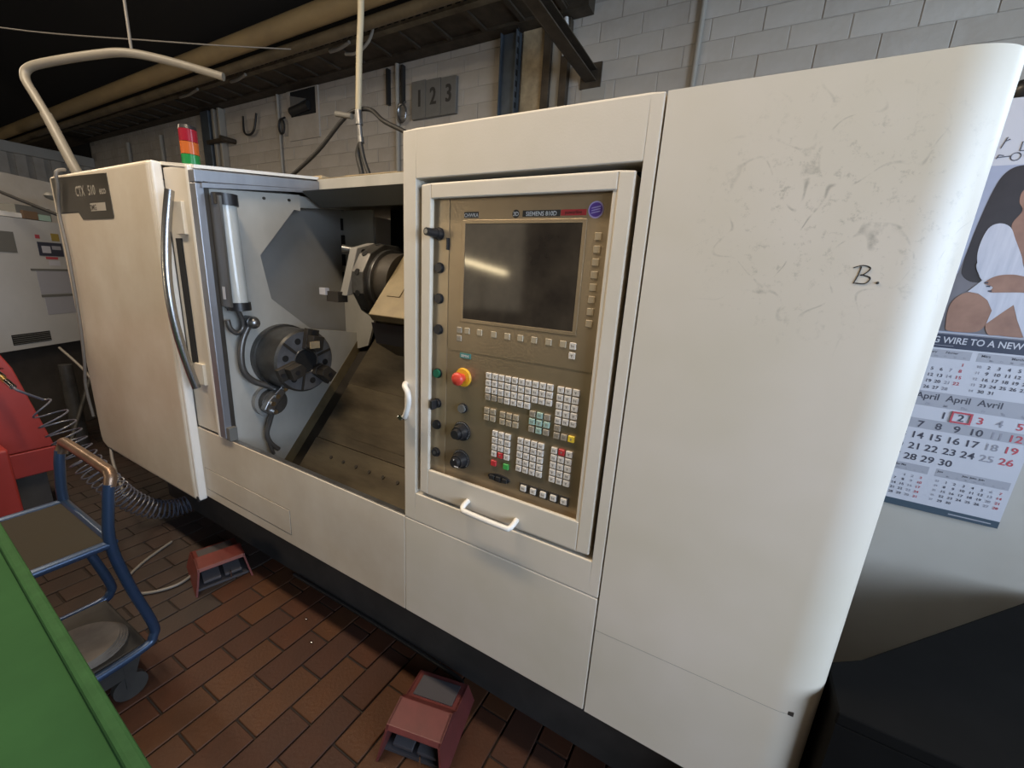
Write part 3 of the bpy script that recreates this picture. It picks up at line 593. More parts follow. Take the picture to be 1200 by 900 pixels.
lp(MB().box(-1.655, -1.615, 1.205, 1.225, 1.452, 1.482), 'insert_tip', 'paper_white', tur)
sl_ = lp(MB().prism([(1.19, 1.395), (1.40, 1.645), (1.60, 1.55), (1.60, 1.25), (1.21, 1.37)], 'x', -1.335, -0.90), 'tool_slide', 'tan_oily', bevel=0.003)
lp(MB().prism([(1.215, 1.36), (1.60, 1.24), (1.60, 1.16), (1.36, 1.20), (1.24, 1.27)], 'x', -1.345, -0.90), 'slide_underside', 'black_plastic', sl_)
lp(MB().prism([(1.25, 1.472), (1.30, 1.532), (1.302, 1.530), (1.252, 1.470)], 'x', -1.29, -1.22), 'slide_plate', 'tan_oily', sl_)
# signal tower on the roof
sg = lp(MB().cyl((-2.37, 1.09, 1.92), (-2.37, 1.09, 1.985), 0.030, n=20), 'signal_tower', 'black_plastic')
for k, m in enumerate(('lens_green', 'lens_amber', 'lens_red')): lp(MB().cyl((-2.37, 1.09, 1.985 + k * .053), (-2.37, 1.09, 2.036 + k * .053), 0.036, n=24), 'signal_lens', m, sg)
lp(MB().cyl((-2.37, 1.09, 2.143), (-2.37, 1.09, 2.158), 0.036, 0.033, n=24), 'signal_cap', 'black_plastic', sg)

# ================================================================== AROUND THE LATHE
# things lying on the roof
tag(MB().box(-1.99, -1.90, 1.43, 1.49, 1.983, 2.003).build('wood_offcut', 'scrap_wood', origin=(-1.95, 1.46, 1.982), bevel=0.004), 'small pale wood offcut on the lathe roof by the hose', 'offcut')
tag(MB().prism([(-1.72, 1.42), (-1.40, 1.425), (-1.36, 1.50), (-1.60, 1.56)], 'z', 1.983, 1.989).build('oily_board', 'scrap_wood', origin=(-1.5, 1.48, 1.982)), 'thin stained board lying on the lathe roof', 'board')
# hanging air hose with coupling, and its cables
hh = thing('hanging_hose', 'cream hose hanging down over the lathe roof with metal coupling', 'hose', (-1.99, 1.75, 2.1))
MB().tube(smooth_path([(-1.94, 1.75, 4.22), (-1.945, 1.75, 3.4), (-1.953, 1.75, 2.888), (-1.975, 1.75, 2.67), (-1.995, 1.75, 2.39)], 6), 0.016).build('hose', 'hose_cream', hh)
MB().cyl((-1.995, 1.75, 2.40), (-1.99, 1.75, 2.33), 0.019).cyl((-1.99, 1.75, 2.33), (-1.985, 1.75, 2.27), 0.013).cyl((-1.985, 1.75, 2.27), (-1.98, 1.75, 2.24), 0.017).build('coupling', 'steel', hh)
MB().tube(smooth_path([(-1.985, 1.75, 2.24), (-2.01, 1.75, 2.19), (-1.985, 1.75, 2.10), (-1.97, 1.75, 2.02), (-1.93, 1.75, 2.0)], 6), 0.014).tube(smooth_path([(-1.975, 1.74, 2.24), (-1.95, 1.74, 2.15), (-1.90, 1.74, 2.05), (-1.87, 1.74, 2.0)], 6), 0.012).build('tail_hose', 'cable_black', hh)
MB().cyl((-2.16, 1.74, 2.40), (-2.04, 1.745, 2.375), 0.014).build('spray_nozzle', 'plate_grey', hh)
tag(MB().tube(smooth_path([(-2.72, 1.75, 2.05), (-2.638, 1.75, 2.10), (-2.349, 1.75, 2.23), (-2.12, 1.75, 2.37), (-2.03, 1.77, 2.412), (-1.92, 1.77, 2.40), (-1.806, 1.75, 2.328), (-1.663, 1.75, 2.265), (-1.45, 1.75, 2.16), (-1.3, 1.75, 2.0)], 6), 0.0115).build('sagging_cable', 'cable_black', origin=(-2, 1.75, 2.0)), 'black cable slung over the hose coupling above the lathe', 'cable')
tag(MB().tube(smooth_path([(-2.16, 1.72, 1.99), (-1.99, 1.72, 2.005), (-1.93, 1.72, 2.03), (-1.88, 1.72, 1.995), (-1.75, 1.72, 1.99)], 6), 0.006).build('loose_cable', 'cable_black', origin=(-2, 1.72, 1.985)), 'thin dark cable lying on the lathe roof below the hose', 'cable')
# bent pipe rising from the door
bp_ = [(-3.235, 0.95, 1.957), (-3.235, 0.93, 2.002), (-3.368, 0.905, 2.235), (-3.448, 0.89, 2.353), (-3.508, 0.882, 2.437), (-3.506, 0.899, 2.49), (-3.42, 0.953, 2.526), (-3.212, 1.082, 2.58), (-3.057, 1.171, 2.6), (-2.916, 1.301, 2.592), (-2.712, 1.456, 2.55)]
bent = thing('bent_pipe', 'grey bent pipe arching up from the top of the sliding door', 'pipe', (-3.235, 0.95, 1.957))
q = smooth_path(bp_, 6); MB().tube(q[:14], 0.024, n=12).build('lower_tube', 'bent_pipe', bent); MB().tube(q[13:], 0.020, n=12).build('upper_tube', 'bent_pipe', bent)
tag(MB().tube(smooth_path([(-3.12, .86, 1.97), (-3.11, .824, 1.95), (-3.13, .824, 1.88), (-3.185, .824, 1.757), (-3.172, .824, 1.545), (-3.20, .824, 1.228), (-3.25, .824, 0.981), (-3.32, .824, 0.80), (-3.36, .84, 0.6)], 6), 0.0075).build('draped_cable', 'cable_grey', origin=(-3.2, .826, 1.0)), 'grey cable hanging down the outside of the sliding door', 'cable')
# wires high under the ceiling
tag(MB().tube(smooth_path([(-6.0, 0.5, 3.25), (-4.6, 1.0, 2.95), (-3.4, 1.5, 2.86), (-2.9, 2.0, 2.95)], 8), 0.004).build('overhead_wire', 'cable_grey', origin=(-4.6, 1, 2.9)), 'thin wire sagging in the dark behind the bent pipe', 'wire')
tag(MB().tube([(-3.08, 1.2, 4.45), (-3.06, 1.19, 2.62)], 0.007).build('hanging_wire', 'cable_grey', origin=(-3.06, 1.19, 2.62)), 'thin wire holding the bent pipe from the ceiling', 'wire')

# overhead pipe, cable tray
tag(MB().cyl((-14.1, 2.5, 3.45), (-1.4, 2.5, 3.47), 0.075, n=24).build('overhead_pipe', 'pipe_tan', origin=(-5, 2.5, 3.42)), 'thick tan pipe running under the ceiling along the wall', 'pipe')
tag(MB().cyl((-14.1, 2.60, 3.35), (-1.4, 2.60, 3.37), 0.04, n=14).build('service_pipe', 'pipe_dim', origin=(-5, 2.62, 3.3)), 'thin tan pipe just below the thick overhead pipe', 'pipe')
tr = thing('cable_tray', 'brown steel cable tray with perforated rail along the block wall', 'cable tray', (-5, 2.95, 3.45))
rail = MB().box(-14.1, -1.30, 2.83, 2.837, 3.45, 3.535).build('front_rail', 'tray_steel', tr)
MB().box(-14.1, -1.30, 2.83, 2.89, 3.445, 3.451).build('rail_flange', 'tray_steel', tr)
slot_me = meshof(MB().box(-.022, .022, -.002, .001, -.009, .009), 'slot', 'void')
for k in range(70):
    for zz in (3.475, 3.51): inst('slot', slot_me, rail, (-1.42 - k * 0.075, 2.8295, zz))
MB().box(-14.1, -1.30, 3.17, 3.29, 3.445, 3.53).build('rear_rail', 'rust_steel', tr)
for k in range(26): MB().box(-1.5 - k * .34, -1.46 - k * .34, 2.837, 3.17, 3.45, 3.466).build('rung', 'rust_steel', tr)
MB().box(-14.1, -1.45, 2.838, 3.17, 3.467, 3.474).build('tray_sheet', 'rust_steel', tr)
for k, (y, z, r) in enumerate(((2.90, 3.502, .028), (2.98, 3.496, .022), (3.09, 3.507, .033))):
    tag(MB().cyl((-10.4, y, z), (-1.5, y + .01, z), r, n=10).build('tray_cable', 'cable_black', origin=(-5, y, z)), ('black cable in the tray nearest its perforated rail', 'thinnest black cable in the middle of the tray', 'thickest black cable in the tray nearest the wall')[k], 'cable', 'cables in the tray')
for k, (x, l) in enumerate(((-6.3, .5), (-5.2, .35), (-3.6, .3))):
    tag(MB().tube(smooth_path([(x, 2.86, 3.43), (x + l * .5, 2.84, 3.418), (x + l, 2.82, 3.43)], 4), 0.014).build('loose_conduit_end', 'conduit', origin=(x, 2.85, 3.43)), ('pale conduit piece under the tray nearest the dark upright channel', 'pale conduit piece under the tray above the wall opening', 'pale conduit piece under the tray near the hanging hose')[k], 'conduit', 'conduit pieces under the tray')
tag(MB().tube(smooth_path([(-3.12, 2.81, 3.56), (-3.0, 2.80, 3.48), (-3.05, 2.80, 3.38), (-3.2, 2.81, 3.33), (-3.35, 2.82, 3.35)], 6), 0.012).build('hook_wire', 'conduit', origin=(-3, 2.7, 3.2)), 'pale bent wire hooked over the perforated rail', 'wire')
# bracket beam towards the wall
bm2 = thing('bracket_beam', 'rusty channel beam projecting from the block wall above the console', 'beam', (-1.28, 3.28, 3.05))
MB().box(-1.325, -1.235, 1.2, 3.29, 3.02, 3.03).box(-1.325, -1.315, 1.2, 3.29, 3.02, 3.10).box(-1.325, -1.235, 1.2, 3.29, 3.092, 3.10).build('channel', 'rust_steel', bm2, bevel=0.002)
MB().box(-1.36, -1.20, 3.285, 3.30, 2.98, 3.14).build('wall_plate', 'rust_steel', bm2)
for y in (2.5, 2.85, 3.1): MB().cyl((-1.315, y, 3.06), (-1.30, y, 3.06), 0.014, n=8).build('bolt', 'steel', bm2)
# uprights on the wall
up = thing('slotted_upright', 'blue-grey slotted steel upright on the block wall', 'post', (-1.93, 3.25, 0))
MB().box(-2.03, -1.88, 3.235, 3.245, 0, 3.43).box(-1.888, -1.88, 3.20, 3.285, 0, 3.43).box(-2.03, -2.022, 3.20, 3.285, 0, 3.43).build('channel', 'post_blue', up)
for k in range(14): MB().box(-1.8805, -1.8785, 3.21, 3.235, 2.45 + k * .075, 2.49 + k * .075).build('slot', 'void', up)
for k, (x0, x1) in enumerate(((-1.665, -1.60), (-1.515, -1.455))):
    tag(MB().box(x0, x1, 3.24, 3.299, 0, 3.44).build('wall_channel', 'rust_steel', origin=(x0, 3.27, 0), bevel=0.003), ('dark steel channel on the wall beside the stained strip', 'dark steel channel on the wall nearest the bracket beam end')[k], 'post', 'dark channels on the wall')
tag(MB().box(-1.60, -1.515, 3.27, 3.299, 0, 3.44).build('pale_wall_strip', 'conduit', origin=(-1.56, 3.285, 0)), 'pale strip between the two dark wall channels', 'strip')
tag(MB().box(-1.862, -1.668, 3.275, 3.299, 2.2, 3.44).build('stained_board', 'scrap_wood', origin=(-1.76, 3.29, 2.2)), 'streaky stained board on the wall beside the blue-grey upright', 'board')
tag(MB().tube(smooth_path([(-1.485, 3.222, 3.43), (-1.478, 3.22, 3.36), (-1.49, 3.23, 3.28), (-1.487, 3.235, 3.2)], 5), 0.016).build('white_rag', 'print_white', origin=(-1.48, 3.235, 3.2)), 'white rag strip hanging on the dark wall channel', 'rag')
# conduits on the wall
for k, (x, r, z1, lb) in enumerate(((-0.555, .018, 3.52, 'grey conduit running up the block wall right of the bracket beam'), (-3.20, .022, 3.44, 'pale conduit on the wall beside the number plates'), (-5.05, .016, 3.44, 'pale conduit on the wall beside the square opening'))):
    tag(MB().cyl((x, 3.275, 0), (x, 3.275, z1), r, n=12).build('wall_conduit', 'conduit', origin=(x, 3.275, 0)), lb, 'conduit')
for k, x in enumerate((-6.55, -6.35, -6.22)):
    tag(MB().box(x - (.10, .03, .025)[k], x + (.10, .03, .025)[k], 3.22, 3.299, 0, 3.44).build(('dark_wall_channel', 'riser_pipe', 'riser_pipe')[k], ('post_blue', 'conduit', 'conduit')[k], origin=(x, 3.26, 0), bevel=0.01), ('wide dark channel on the wall behind the signal tower', 'pale riser pipe beside the wide dark channel', 'slimmer pale riser pipe beside the pipe clamp')[k], ('post', 'pipe', 'pipe')[k])
tag(MB().box(-6.45, -6.0, 3.17, 3.215, 3.03, 3.07).cyl((-6.02, 3.12, 3.05), (-6.02, 3.30, 3.05), 0.03, n=10).build('pipe_clamp', 'rust_steel', origin=(-6.2, 3.2, 3.05)), 'dark clamp across the riser pipes on the wall', 'clamp')
for k, x in enumerate((-7.9, -9.0)):
    tag(MB().cyl((x, 3.27, 0), (x, 3.27, 3.3), .03, n=10).build('far_conduit', 'conduit', origin=(x, 3.27, 0)), ('pale conduit on the far wall beside the signal tower', 'pale conduit on the far wall near its end corner')[k], 'conduit')
for k, x in enumerate((-3.32, -3.13)):
    tag(MB().box(x - .012, x + .012, 3.26, 3.30, 3.12, 3.42).build('hanging_bar', 'cable_black', origin=(x, 3.28, 3.12)), ('short black bar under the tray left of the pale conduit', 'short black bar under the tray on the pale conduit')[k], 'bar', 'black bars under the tray')
# number plates 1 2 3
for k in range(3):
    x0 = -3.015 + k * .172; x1 = x0 + .167; zt = 3.262 - k * .008; zb = 2.955
    pl = thing('number_plate', ('grey wall plate with black numeral one nearest the pale conduit', 'middle grey wall plate with black numeral two', 'grey wall plate with black numeral three nearest the blue-grey upright')[k], 'plate', (x0, 3.28, zb), 'number plates')
    MB().box(x0, x1, 3.265, 3.298, zb, zt).build('plate', 'plate_grey', pl, bevel=0.003)
    MB().text(str(k + 1), 0.19, (x0 + x1) / 2 - .005, 3.055, 3.2635, squeeze=0.75).text(str(k + 1), 0.19, (x0 + x1) / 2 + .005, 3.055, 3.2630, squeeze=0.75).text(str(k + 1), 0.19, (x0 + x1) / 2, 3.055, 3.2625, squeeze=0.75).build('numeral', 'print_dark', pl)
# square opening in the wall with dark recess
op = thing('wall_opening', 'dark square opening broken into the block wall', 'opening', (-4.62, 3.29, 3.15))
MB().frame((-4.90, -4.36, 2.95, 3.47), (-4.84, -4.40, 3.185, 3.44), 3.285, 3.302).build('surround', 'wall_block_b', op)
MB().box(-4.84, -4.40, 3.292, 3.30, 3.185, 3.44).build('recess', 'void', op)
MB().cyl((-4.80, 3.27, 3.235), (-4.50, 3.28, 3.27), 0.045, n=14).build('pipe_stub', 'cable_black', op)
MB().prism([(-4.83, 3.28), (-4.56, 3.34), (-4.83, 3.40)], 'y', 3.28, 3.292).build('torn_flap', 'plate_grey', op)
# hooks on the wall
for k, (x, z) in enumerate(((-3.12, 3.02), (-4.97, 3.10))):
    tag(MB().tube([(x + .05 * math.cos(a), 3.25, z + .075 * math.sin(a)) for a in [2 * math.pi * i / 20 for i in range(21)]], 0.012, n=8).cyl((x, 3.25, z + .075), (x, 3.30, z + .11), 0.01, n=8).build('wall_ring', ('steel', 'cable_black')[k], origin=(x, 3.27, z)), ('grey ring hook on the wall beside the number plates', 'black ring hook on the wall beside the square opening')[k], 'hook')
tag(MB().tube(smooth_path([(-5.75, 3.27, 3.3), (-5.72, 3.25, 3.12), (-5.6, 3.25, 3.08), (-5.5, 3.25, 3.14), (-5.47, 3.27, 3.3)], 6), 0.012).build('cable_loop', 'cable_black', origin=(-5.6, 3.26, 3.08)), 'black cable loop hanging below the tray on the wall', 'cable')
tag(MB().box(-1.345, -1.16, 3.294, 3.302, 2.90, 3.0).build('wall_patch', 'plaster', origin=(-1.25, 3.3, 2.9)), 'square plaster patch on the wall under the bracket beam', 'patch')

# foot pedals
def pedal(loc, rz_, label, m):
    p = thing('foot_pedal', label, 'pedal', loc, 'foot pedals'); p.rotation_euler = (0, 0, rz_)
    def lb(mb, name, mm, par=p, bevel=0.0):
        me = mb.mesh(name); bm = bmesh.new(); bm.from_mesh(me); bmesh.ops.recalc_face_normals(bm, faces=bm.faces); bm.to_mesh(me); bm.free()
        o = bpy.data.objects.new(name, me); col.objects.link(o); o.parent = par; me.materials.append(MAT[mm])
        if bevel: b = o.modifiers.new('bevel', 'BEVEL'); b.width = bevel; b.segments = 2
        return o
    side = [(-.02, .0), (.005, .112), (.015, .125), (.105, .135), (.125, .118), (.14, .100), (.255, .085), (.27, .0)]
    for s in (-1, 1):
        q = MB(); n = len(side); a = [(s * (.098 + (.022 if z < .05 else 0)), y, z) for y, z in side]; b = [(x - s * .008, y, z) for x, y, z in a]
        q.add(a + b, [tuple(range(n)), tuple(range(2 * n - 1, n - 1, -1))] + [(i, i + n, (i + 1) % n + n, (i + 1) % n) for i in range(n)]); lb(q, 'side_wall', m)
    lb(MB().prism([(.005, .112), (.015, .125), (.105, .135), (.125, .118), (.125, .110), (.103, .126), (.018, .117), (.012, .106)], 'x', -.098, .098), 'hood', m, bevel=0.002)
    lb(MB().prism([(.125, .118), (.14, .100), (.255, .085), (.27, .0), (.262, .0), (.247, .078), (.137, .092), (.125, .110)], 'x', -.098, .098), 'rear_cover', m, bevel=0.002)
    lb(MB().prism([(.150, .0995), (.235, .0885), (.235, .0915), (.150, .1025)], 'x', -.075, .075), 'cover_inset', 'pedal_grey')
    lb(MB().box(-.112, .112, .02, .262, .0, .012), 'bottom_plate', 'pedal_grey')
    lb(MB().prism([(.02, .030), (.02, .042), (.13, .075), (.13, .06)], 'x', -.08, -.008), 'treadle', 'pedal_grey', bevel=0.002)
    lb(MB().prism([(.02, .030), (.02, .042), (.13, .075), (.13, .06)], 'x', .008, .08), 'treadle', 'pedal_grey', bevel=0.002)
    lb(MB().cyl((0.03, .002, .022), (0.03, .002, .06), 0.003, n=8), 'pin', 'chrome')
    return p
pedal((-0.688, 0.742, 0.0), R(14), 'red hooded foot pedal on the bricks below the control console', 'pedal_red')
pedal((-2.028, 0.852, 0.0), R(74), 'red hooded foot pedal on the bricks beside the blue cart', 'pedal_red_dark')
tag(MB().tube(smooth_path([(-0.70, 1.02, .03), (-0.72, 1.06, .012), (-0.85, 1.07, .01), (-1.3, 1.075, .01), (-1.8, 1.07, .01)], 6), 0.008).build('pedal_cable', 'cable_black', origin=(-1, 1.07, 0)), 'black cable along the machine base behind the foot pedals', 'cable')
tag(MB().tube(smooth_path([(-2.35, .98, .008), (-2.25, .85, .008), (-2.2, .72, .008), (-2.28, .60, .008), (-2.42, .60, .008), (-2.52, .70, .008), (-2.6, .86, .008)], 8), 0.007).build('floor_wire', 'cable_grey', origin=(-2.4, .8, 0)), 'grey wire curling on the dark floor behind the blue cart', 'wire')
for k, (x, y) in enumerate(((-1.372, .865), (-1.50, .93))): tag(MB().ball((x, y, .004), .006, (1.4, .8, .5), 8).build('metal_chip', 'chrome', origin=(x, y, 0)), ('tiny shiny metal chip on the lit bricks', 'tiny shiny metal chip in the shade of the lathe')[k], 'metal chip', 'metal chips')

# blue tube cart
cart = thing('tube_cart', 'blue tubular steel cart with grimy trays beside the lathe', 'cart', (-1.88, 0.10, 0.0))
X0, X1, Y0, Y1 = -2.10, -1.665, -0.28, 0.43
def cb(mb, name, m, par=cart, bevel=0.0): return mb.build(name, m, par, bevel)
cb(MB().tube(smooth_path([(X1, Y1 - .01, .86), (X1, Y1 - .02, .80), (X1, .395, .66), (X1 - .01, .42, .48), (X1 - .025, .465, .27), (X1 - .025, .462, .215), (X1 - .02, .42, .19), (X1 - .01, .20, .185), (X1 - .01, -.2, .185)], 8), 0.0155, n=12), 'front_leg', 'blue_tube')
cb(MB().tube(smooth_path([(X0, Y1 - .01, .86), (X0, Y1 - .02, .80), (X0, .40, .66), (X0 + .01, .42, .48), (X0 + .025, .465, .27), (X0 + .025, .462, .215), (X0 + .02, .42, .19), (X0 + .01, .20, .185), (X0 + .01, -.2, .185)], 8), 0.0155, n=12), 'rear_leg', 'blue_tube')
cb(MB().tube(smooth_path([(X0, Y1 - .01, .85), (X0 + .01, Y1, .885), (X0 + .05, Y1, .895), (X1 - .06, Y1, .895), (X1 - .012, Y1, .885), (X1, Y1 - .01, .85)], 6), 0.0165, n=12), 'handle', 'worn_copper')
for x in (X0, X1): cb(MB().tube([(x, .395, .655), (x, -.28, .655)], 0.0145, n=12), 'top_side_rail', 'blue_tube')
cb(MB().tube([(X0, .40, .655), (X1, .40, .655)], 0.0145, n=12), 'top_end_rail', 'blue_tube')
cb(MB().box(X0 + .012, X1 - .012, -.28, .392, .645, .662), 'top_tray', 'grimy_board', bevel=0.006)
cb(MB().box(X0 + .03, X1 - .03, -.25, .445, .185, .20), 'lower_tray', 'grimy_metal', bevel=0.006)
for x in (X0 + .03, X1 - .045): cb(MB().prism([(-.25, .19), (.43, .19), (.40, .10), (-.22, .10)], 'x', x, x + .012), 'tray_apron', 'grimy_metal')
for x in (X0 + .04, X1 - .05):
    for y in (-.2, .38): cb(MB().cyl((x - .012, y, .05), (x + .012, y, .05), .05, n=18).box(x - .018, x + .018, y - .012, y + .012, .05, .19), 'caster', 'grimy_metal')
dk = thing('cardboard_discs', 'stack of worn round cardboard discs on the lower cart tray', 'discs', (-1.83, 0.315, .20))
for k in range(4): MB().cyl((-1.83 + .004 * k, .315 - .006 * k, .2005 + k * .0095), (-1.83 + .004 * k, .315 - .006 * k, .209 + k * .0095), .115 - .002 * k, n=30, smooth=False).build('disc', 'cardboard', dk)
tag(MB().prism([(-2.05, .02), (-1.93, .0), (-1.86, .11), (-1.90, .20), (-2.02, .22)], 'z', .6625, .672).build('grey_rag', 'grimy_metal', origin=(-1.95, .1, .662), bevel=0.004), 'flat grey rag lying on the top cart tray', 'rag')
tag(MB().prism([(-1.99, .04), (-1.84, .06), (-1.85, .09), (-1.98, .08)], 'z', .672, .684).build('metal_strip', 'steel', origin=(-1.92, .07, .672), bevel=0.002), 'bright metal strip on the rag on the top cart tray', 'strip')
# green machine table in the foreground
gt = thing('green_table', 'bright green enamelled sheet-steel table with raised rim', 'table', (-1.1, -0.2, 0.0))
ed0, ed1 = (-1.86, 0.2005), (-0.50, 0.136)
MB().add([(*ed0, .838), (*ed1, .838), (-.50, -.75, .838), (-1.86, -.75, .838), (*ed0, .85), (*ed1, .85), (-.50, -.75, .85), (-1.86, -.75, .85)], [(0, 3, 2, 1), (4, 5, 6, 7), (0, 1, 5, 4), (1, 2, 6, 5), (2, 3, 7, 6), (3, 0, 4, 7)]).build('table_sheet', 'green_enamel', gt)
MB().add([(ed0[0], ed0[1] - .022, .835), (ed1[0], ed1[1] - .022, .835), (ed1[0], ed1[1], .835), (ed0[0], ed0[1], .835), (ed0[0], ed0[1] - .022, .868), (ed1[0], ed1[1] - .022, .868), (ed1[0], ed1[1], .868), (ed0[0], ed0[1], .868)], [(0, 3, 2, 1), (4, 5, 6, 7), (0, 1, 5, 4), (1, 2, 6, 5), (2, 3, 7, 6), (3, 0, 4, 7)]).build('rim', 'green_rim', gt, bevel=0.006)
MB().box(-1.55, -.55, -.72, -.40, 0, .838).build('pedestal', 'green_enamel', gt, bevel=0.01)

# red machine at the left with air line
red = thing('red_machine', 'red enamelled machine housing with sloped flank behind the cart', 'machine', (-3.7, 0.35, 0.0))
MB().prism([(-.4, 1.06), (.52, 1.06), (.56, .955), (.645, .49), (-.4, .49)], 'x', -4.05, -3.30).build('upper_housing', 'red_enamel', red, bevel=0.006)
MB().prism([(-.4, .487), (.647, .487), (.628, .345), (-.4, .345)], 'x', -4.05, -3.295).build('lower_housing', 'red_enamel', red, bevel=0.006)
MB().box(-4.02, -3.36, -.4, .60, 0, .345).build('foot', 'plinth', red)
MB().box(-4.04, -3.30, -.4, .53, .957, .962).build('seam', 'lens_red', red)
MB().box(-3.30, -3.05, -.4, .44, .25, .60).build('step_box', 'red_enamel', red, bevel=0.01)
MB().box(-3.30, -3.08, -.4, .42, .0, .25).build('step_foot', 'plinth', red)
air = thing('coiled_air_hose', 'translucent grey coiled air hose with brass coupling hanging by the cart', 'hose', (-2.9, 0.8, 0.0))
path = smooth_path([(-3.00, .56, .83), (-2.97, .59, .76), (-2.94, .62, .65), (-2.89, .655, .51), (-2.88, .72, .36), (-2.88, .79, .22), (-2.86, .885, .115), (-2.85, .98, .075), (-2.84, 1.06, .075)], 40)
coil = []; rad = 0.0; turns = 30; N = turns * 16
import bisect
seg = [0]
for i in range(1, len(path)): seg.append(seg[-1] + (path[i] - path[i - 1]).length)
def at_len(s):
    i = min(max(bisect.bisect(seg, s) - 1, 0), len(path) - 2); f = (s - seg[i]) / max(seg[i + 1] - seg[i], 1e-6); return path[i].lerp(path[i + 1], f), (path[i + 1] - path[i]).normalized()
for i in range(N + 1):
    u = i / N; s = seg[-1] * (1 - (1 - u) ** 1.0 * (0.25 * (1 - u) + 0.75)); s = min(s, seg[-1] * .9999)
    p, tdir = at_len(s); a = Vector((0, 0, 1)).cross(tdir).normalized(); b = tdir.cross(a); w = 0.066 * (0.6 + min(1, u * 12) * .4) * (1.0 - 0.22 * u)
    th = 2 * math.pi * turns * (u ** 1.25); coil.append(p + a * (w * math.cos(th)) + b * (w * math.sin(th)))
MB().tube(coil, 0.004, n=6).build('coil', 'air_hose', air)
MB().cyl((-3.16, .47, .985), (-3.10, .485, .955), .016).cyl((-3.07, .49, .94), (-3.02, .50, .915), .013).build('steel_coupling', 'chrome', air)
MB().cyl((-3.10, .485, .955), (-3.06, .49, .935), .012).build('brass_nipple', 'brass', air)
MB().tube(smooth_path([(-3.30, .44, 1.03), (-3.22, .455, 1.01), (-3.16, .47, .985)], 4), .010).build('inlet_hose', 'cable_grey', air)
MB().tube(smooth_path([(-3.02, .50, .915), (-2.99, .51, .90), coil[0]], 4), .006).build('lead', 'air_hose', air)
tag(MB().tube(smooth_path([(-4.2, .95, .9), (-3.7, .95, .76), (-3.35, .90, .55), (-3.15, .83, .38), (-2.95, .80, .20)], 6), .008).build('trailing_cable', 'cable_grey', origin=(-3.4, .9, .5)), 'thin brown cable running down below the sliding door', 'cable')

# far machine behind, turned away from the lathe
fm = thing('far_machine', 'light grey machine enclosure with stickers and vent behind the red machine', 'machine', (-5.0, 1.03, 0.0))
T = Vector((-.555, .832, 0)); Nn = Vector((.832, .555, 0)); A0 = Vector((-5.0, 1.03, 0))
def fbox(u0, u1, z0, z1, d0, d1, name, m, par=fm):
    v = []
    for z in (z0, z1):
        for u, d in ((u0, d0), (u1, d0), (u1, d1), (u0, d1)): q = A0 + T * u + Nn * d; v.append((q.x, q.y, z))
    return MB().add(v, [(0, 3, 2, 1), (4, 5, 6, 7), (0, 1, 5, 4), (1, 2, 6, 5), (2, 3, 7, 6), (3, 0, 4, 7)]).build(name, m, par)
fbox(-.55, 1.3, .795, 1.795, -1.0, 0, 'enclosure', 'far_white')
fbox(-.5, 1.25, 0, .795, -1.0, -.12, 'dark_base', 'plinth')
fbox(-.200, .090, .835, .915, 0, .004, 'vent', 'void')
for k in range(5): fbox(-.198, .088, .842 + k * .015, .846 + k * .015, .004, .007, 'vent_slat', 'far_grey')
fbox(-.30, -.02, 1.535, 1.688, 0, .004, 'display', 'far_grey')
fbox(.145, .345, 1.522, 1.630, 0, .004, 'photo_sticker', 'cal_navy'); fbox(.17, .24, 1.545, 1.60, .004, .005, 'photo_print', 'paper_white'); fbox(.255, .33, 1.575, 1.605, .004, .005, 'photo_print', 'paper_grey')
fbox(.19, .29, 1.495, 1.515, 0, .002, 'red_sticker', 'cal_red'); fbox(.14, .175, 1.655, 1.685, 0, .002, 'red_sticker', 'cal_red')
fbox(.27, .335, 1.645, 1.705, 0, .002, 'warning_triangle', 'warning_yellow')
fbox(.21, .30, 1.445, 1.485, 0, .002, 'symbol_sticker', 'paper_white')
fbox(.05, .37, 1.402, 1.418, 0, .004, 'pocket_edge', 'far_grey'); fbox(.09, .36, 1.215, 1.40, 0, .002, 'document_sheet', 'paper_grey'); fbox(.09, .36, 1.19, 1.21, 0, .004, 'pocket_edge', 'far_grey'); fbox(.11, .36, 1.045, 1.188, 0, .002, 'document_sheet', 'paper_grey')
fbox(-.55, .085, 1.80, 1.835, -.5, -.01, 'light_strip', 'white_paint')
fbox(.06, .33, 1.80, 1.90, -.4, -.02, 'top_box', 'far_grey'); fbox(.09, .20, 1.80, 1.86, -.02, .0, 'box_patch', 'far_brown'); fbox(.21, .30, 1.80, 1.845, -.02, .0, 'box_patch', 'key_cyan')
fbox(-.55, 1.3, 1.795, 2.18, -1.0, -.45, 'rear_housing', 'wall_block')
q = A0 + T * .20; MB().ball((-5.35, 1.38, 2.02), .09, (.6, .8, .4), 12).build('oval_plate', 'far_grey', fm)
tag(MB().tube(smooth_path([(-5.2, .5, 2.25), (-4.9, .85, 2.02), (-4.6, 1.2, 1.82), (-4.3, 1.4, 1.70)], 6), .012).build('drooping_cable', 'cable_black', origin=(-4.9, .85, 2)), 'black cable drooping in front of the light grey far machine', 'cable')
jk = thing('floor_clutter', 'dark tangle of cans and rods on the floor under the far machine', 'clutter', (-4.4, 1.25, 0.0))
for k, (x, y, z, r, h) in enumerate(((-4.45, 1.25, 0, .06, .74), (-4.6, 1.05, 0, .05, .70), (-4.35, 1.35, 0, .07, .62))): MB().cyl((x, y, z), (x, y, z + h), r, r * .8, n=14).build('can', 'grimy_metal', jk)
MB().tube([(-4.35, .9, .05), (-4.75, 1.3, .76)], .015).build('rod', 'grimy_metal', jk)

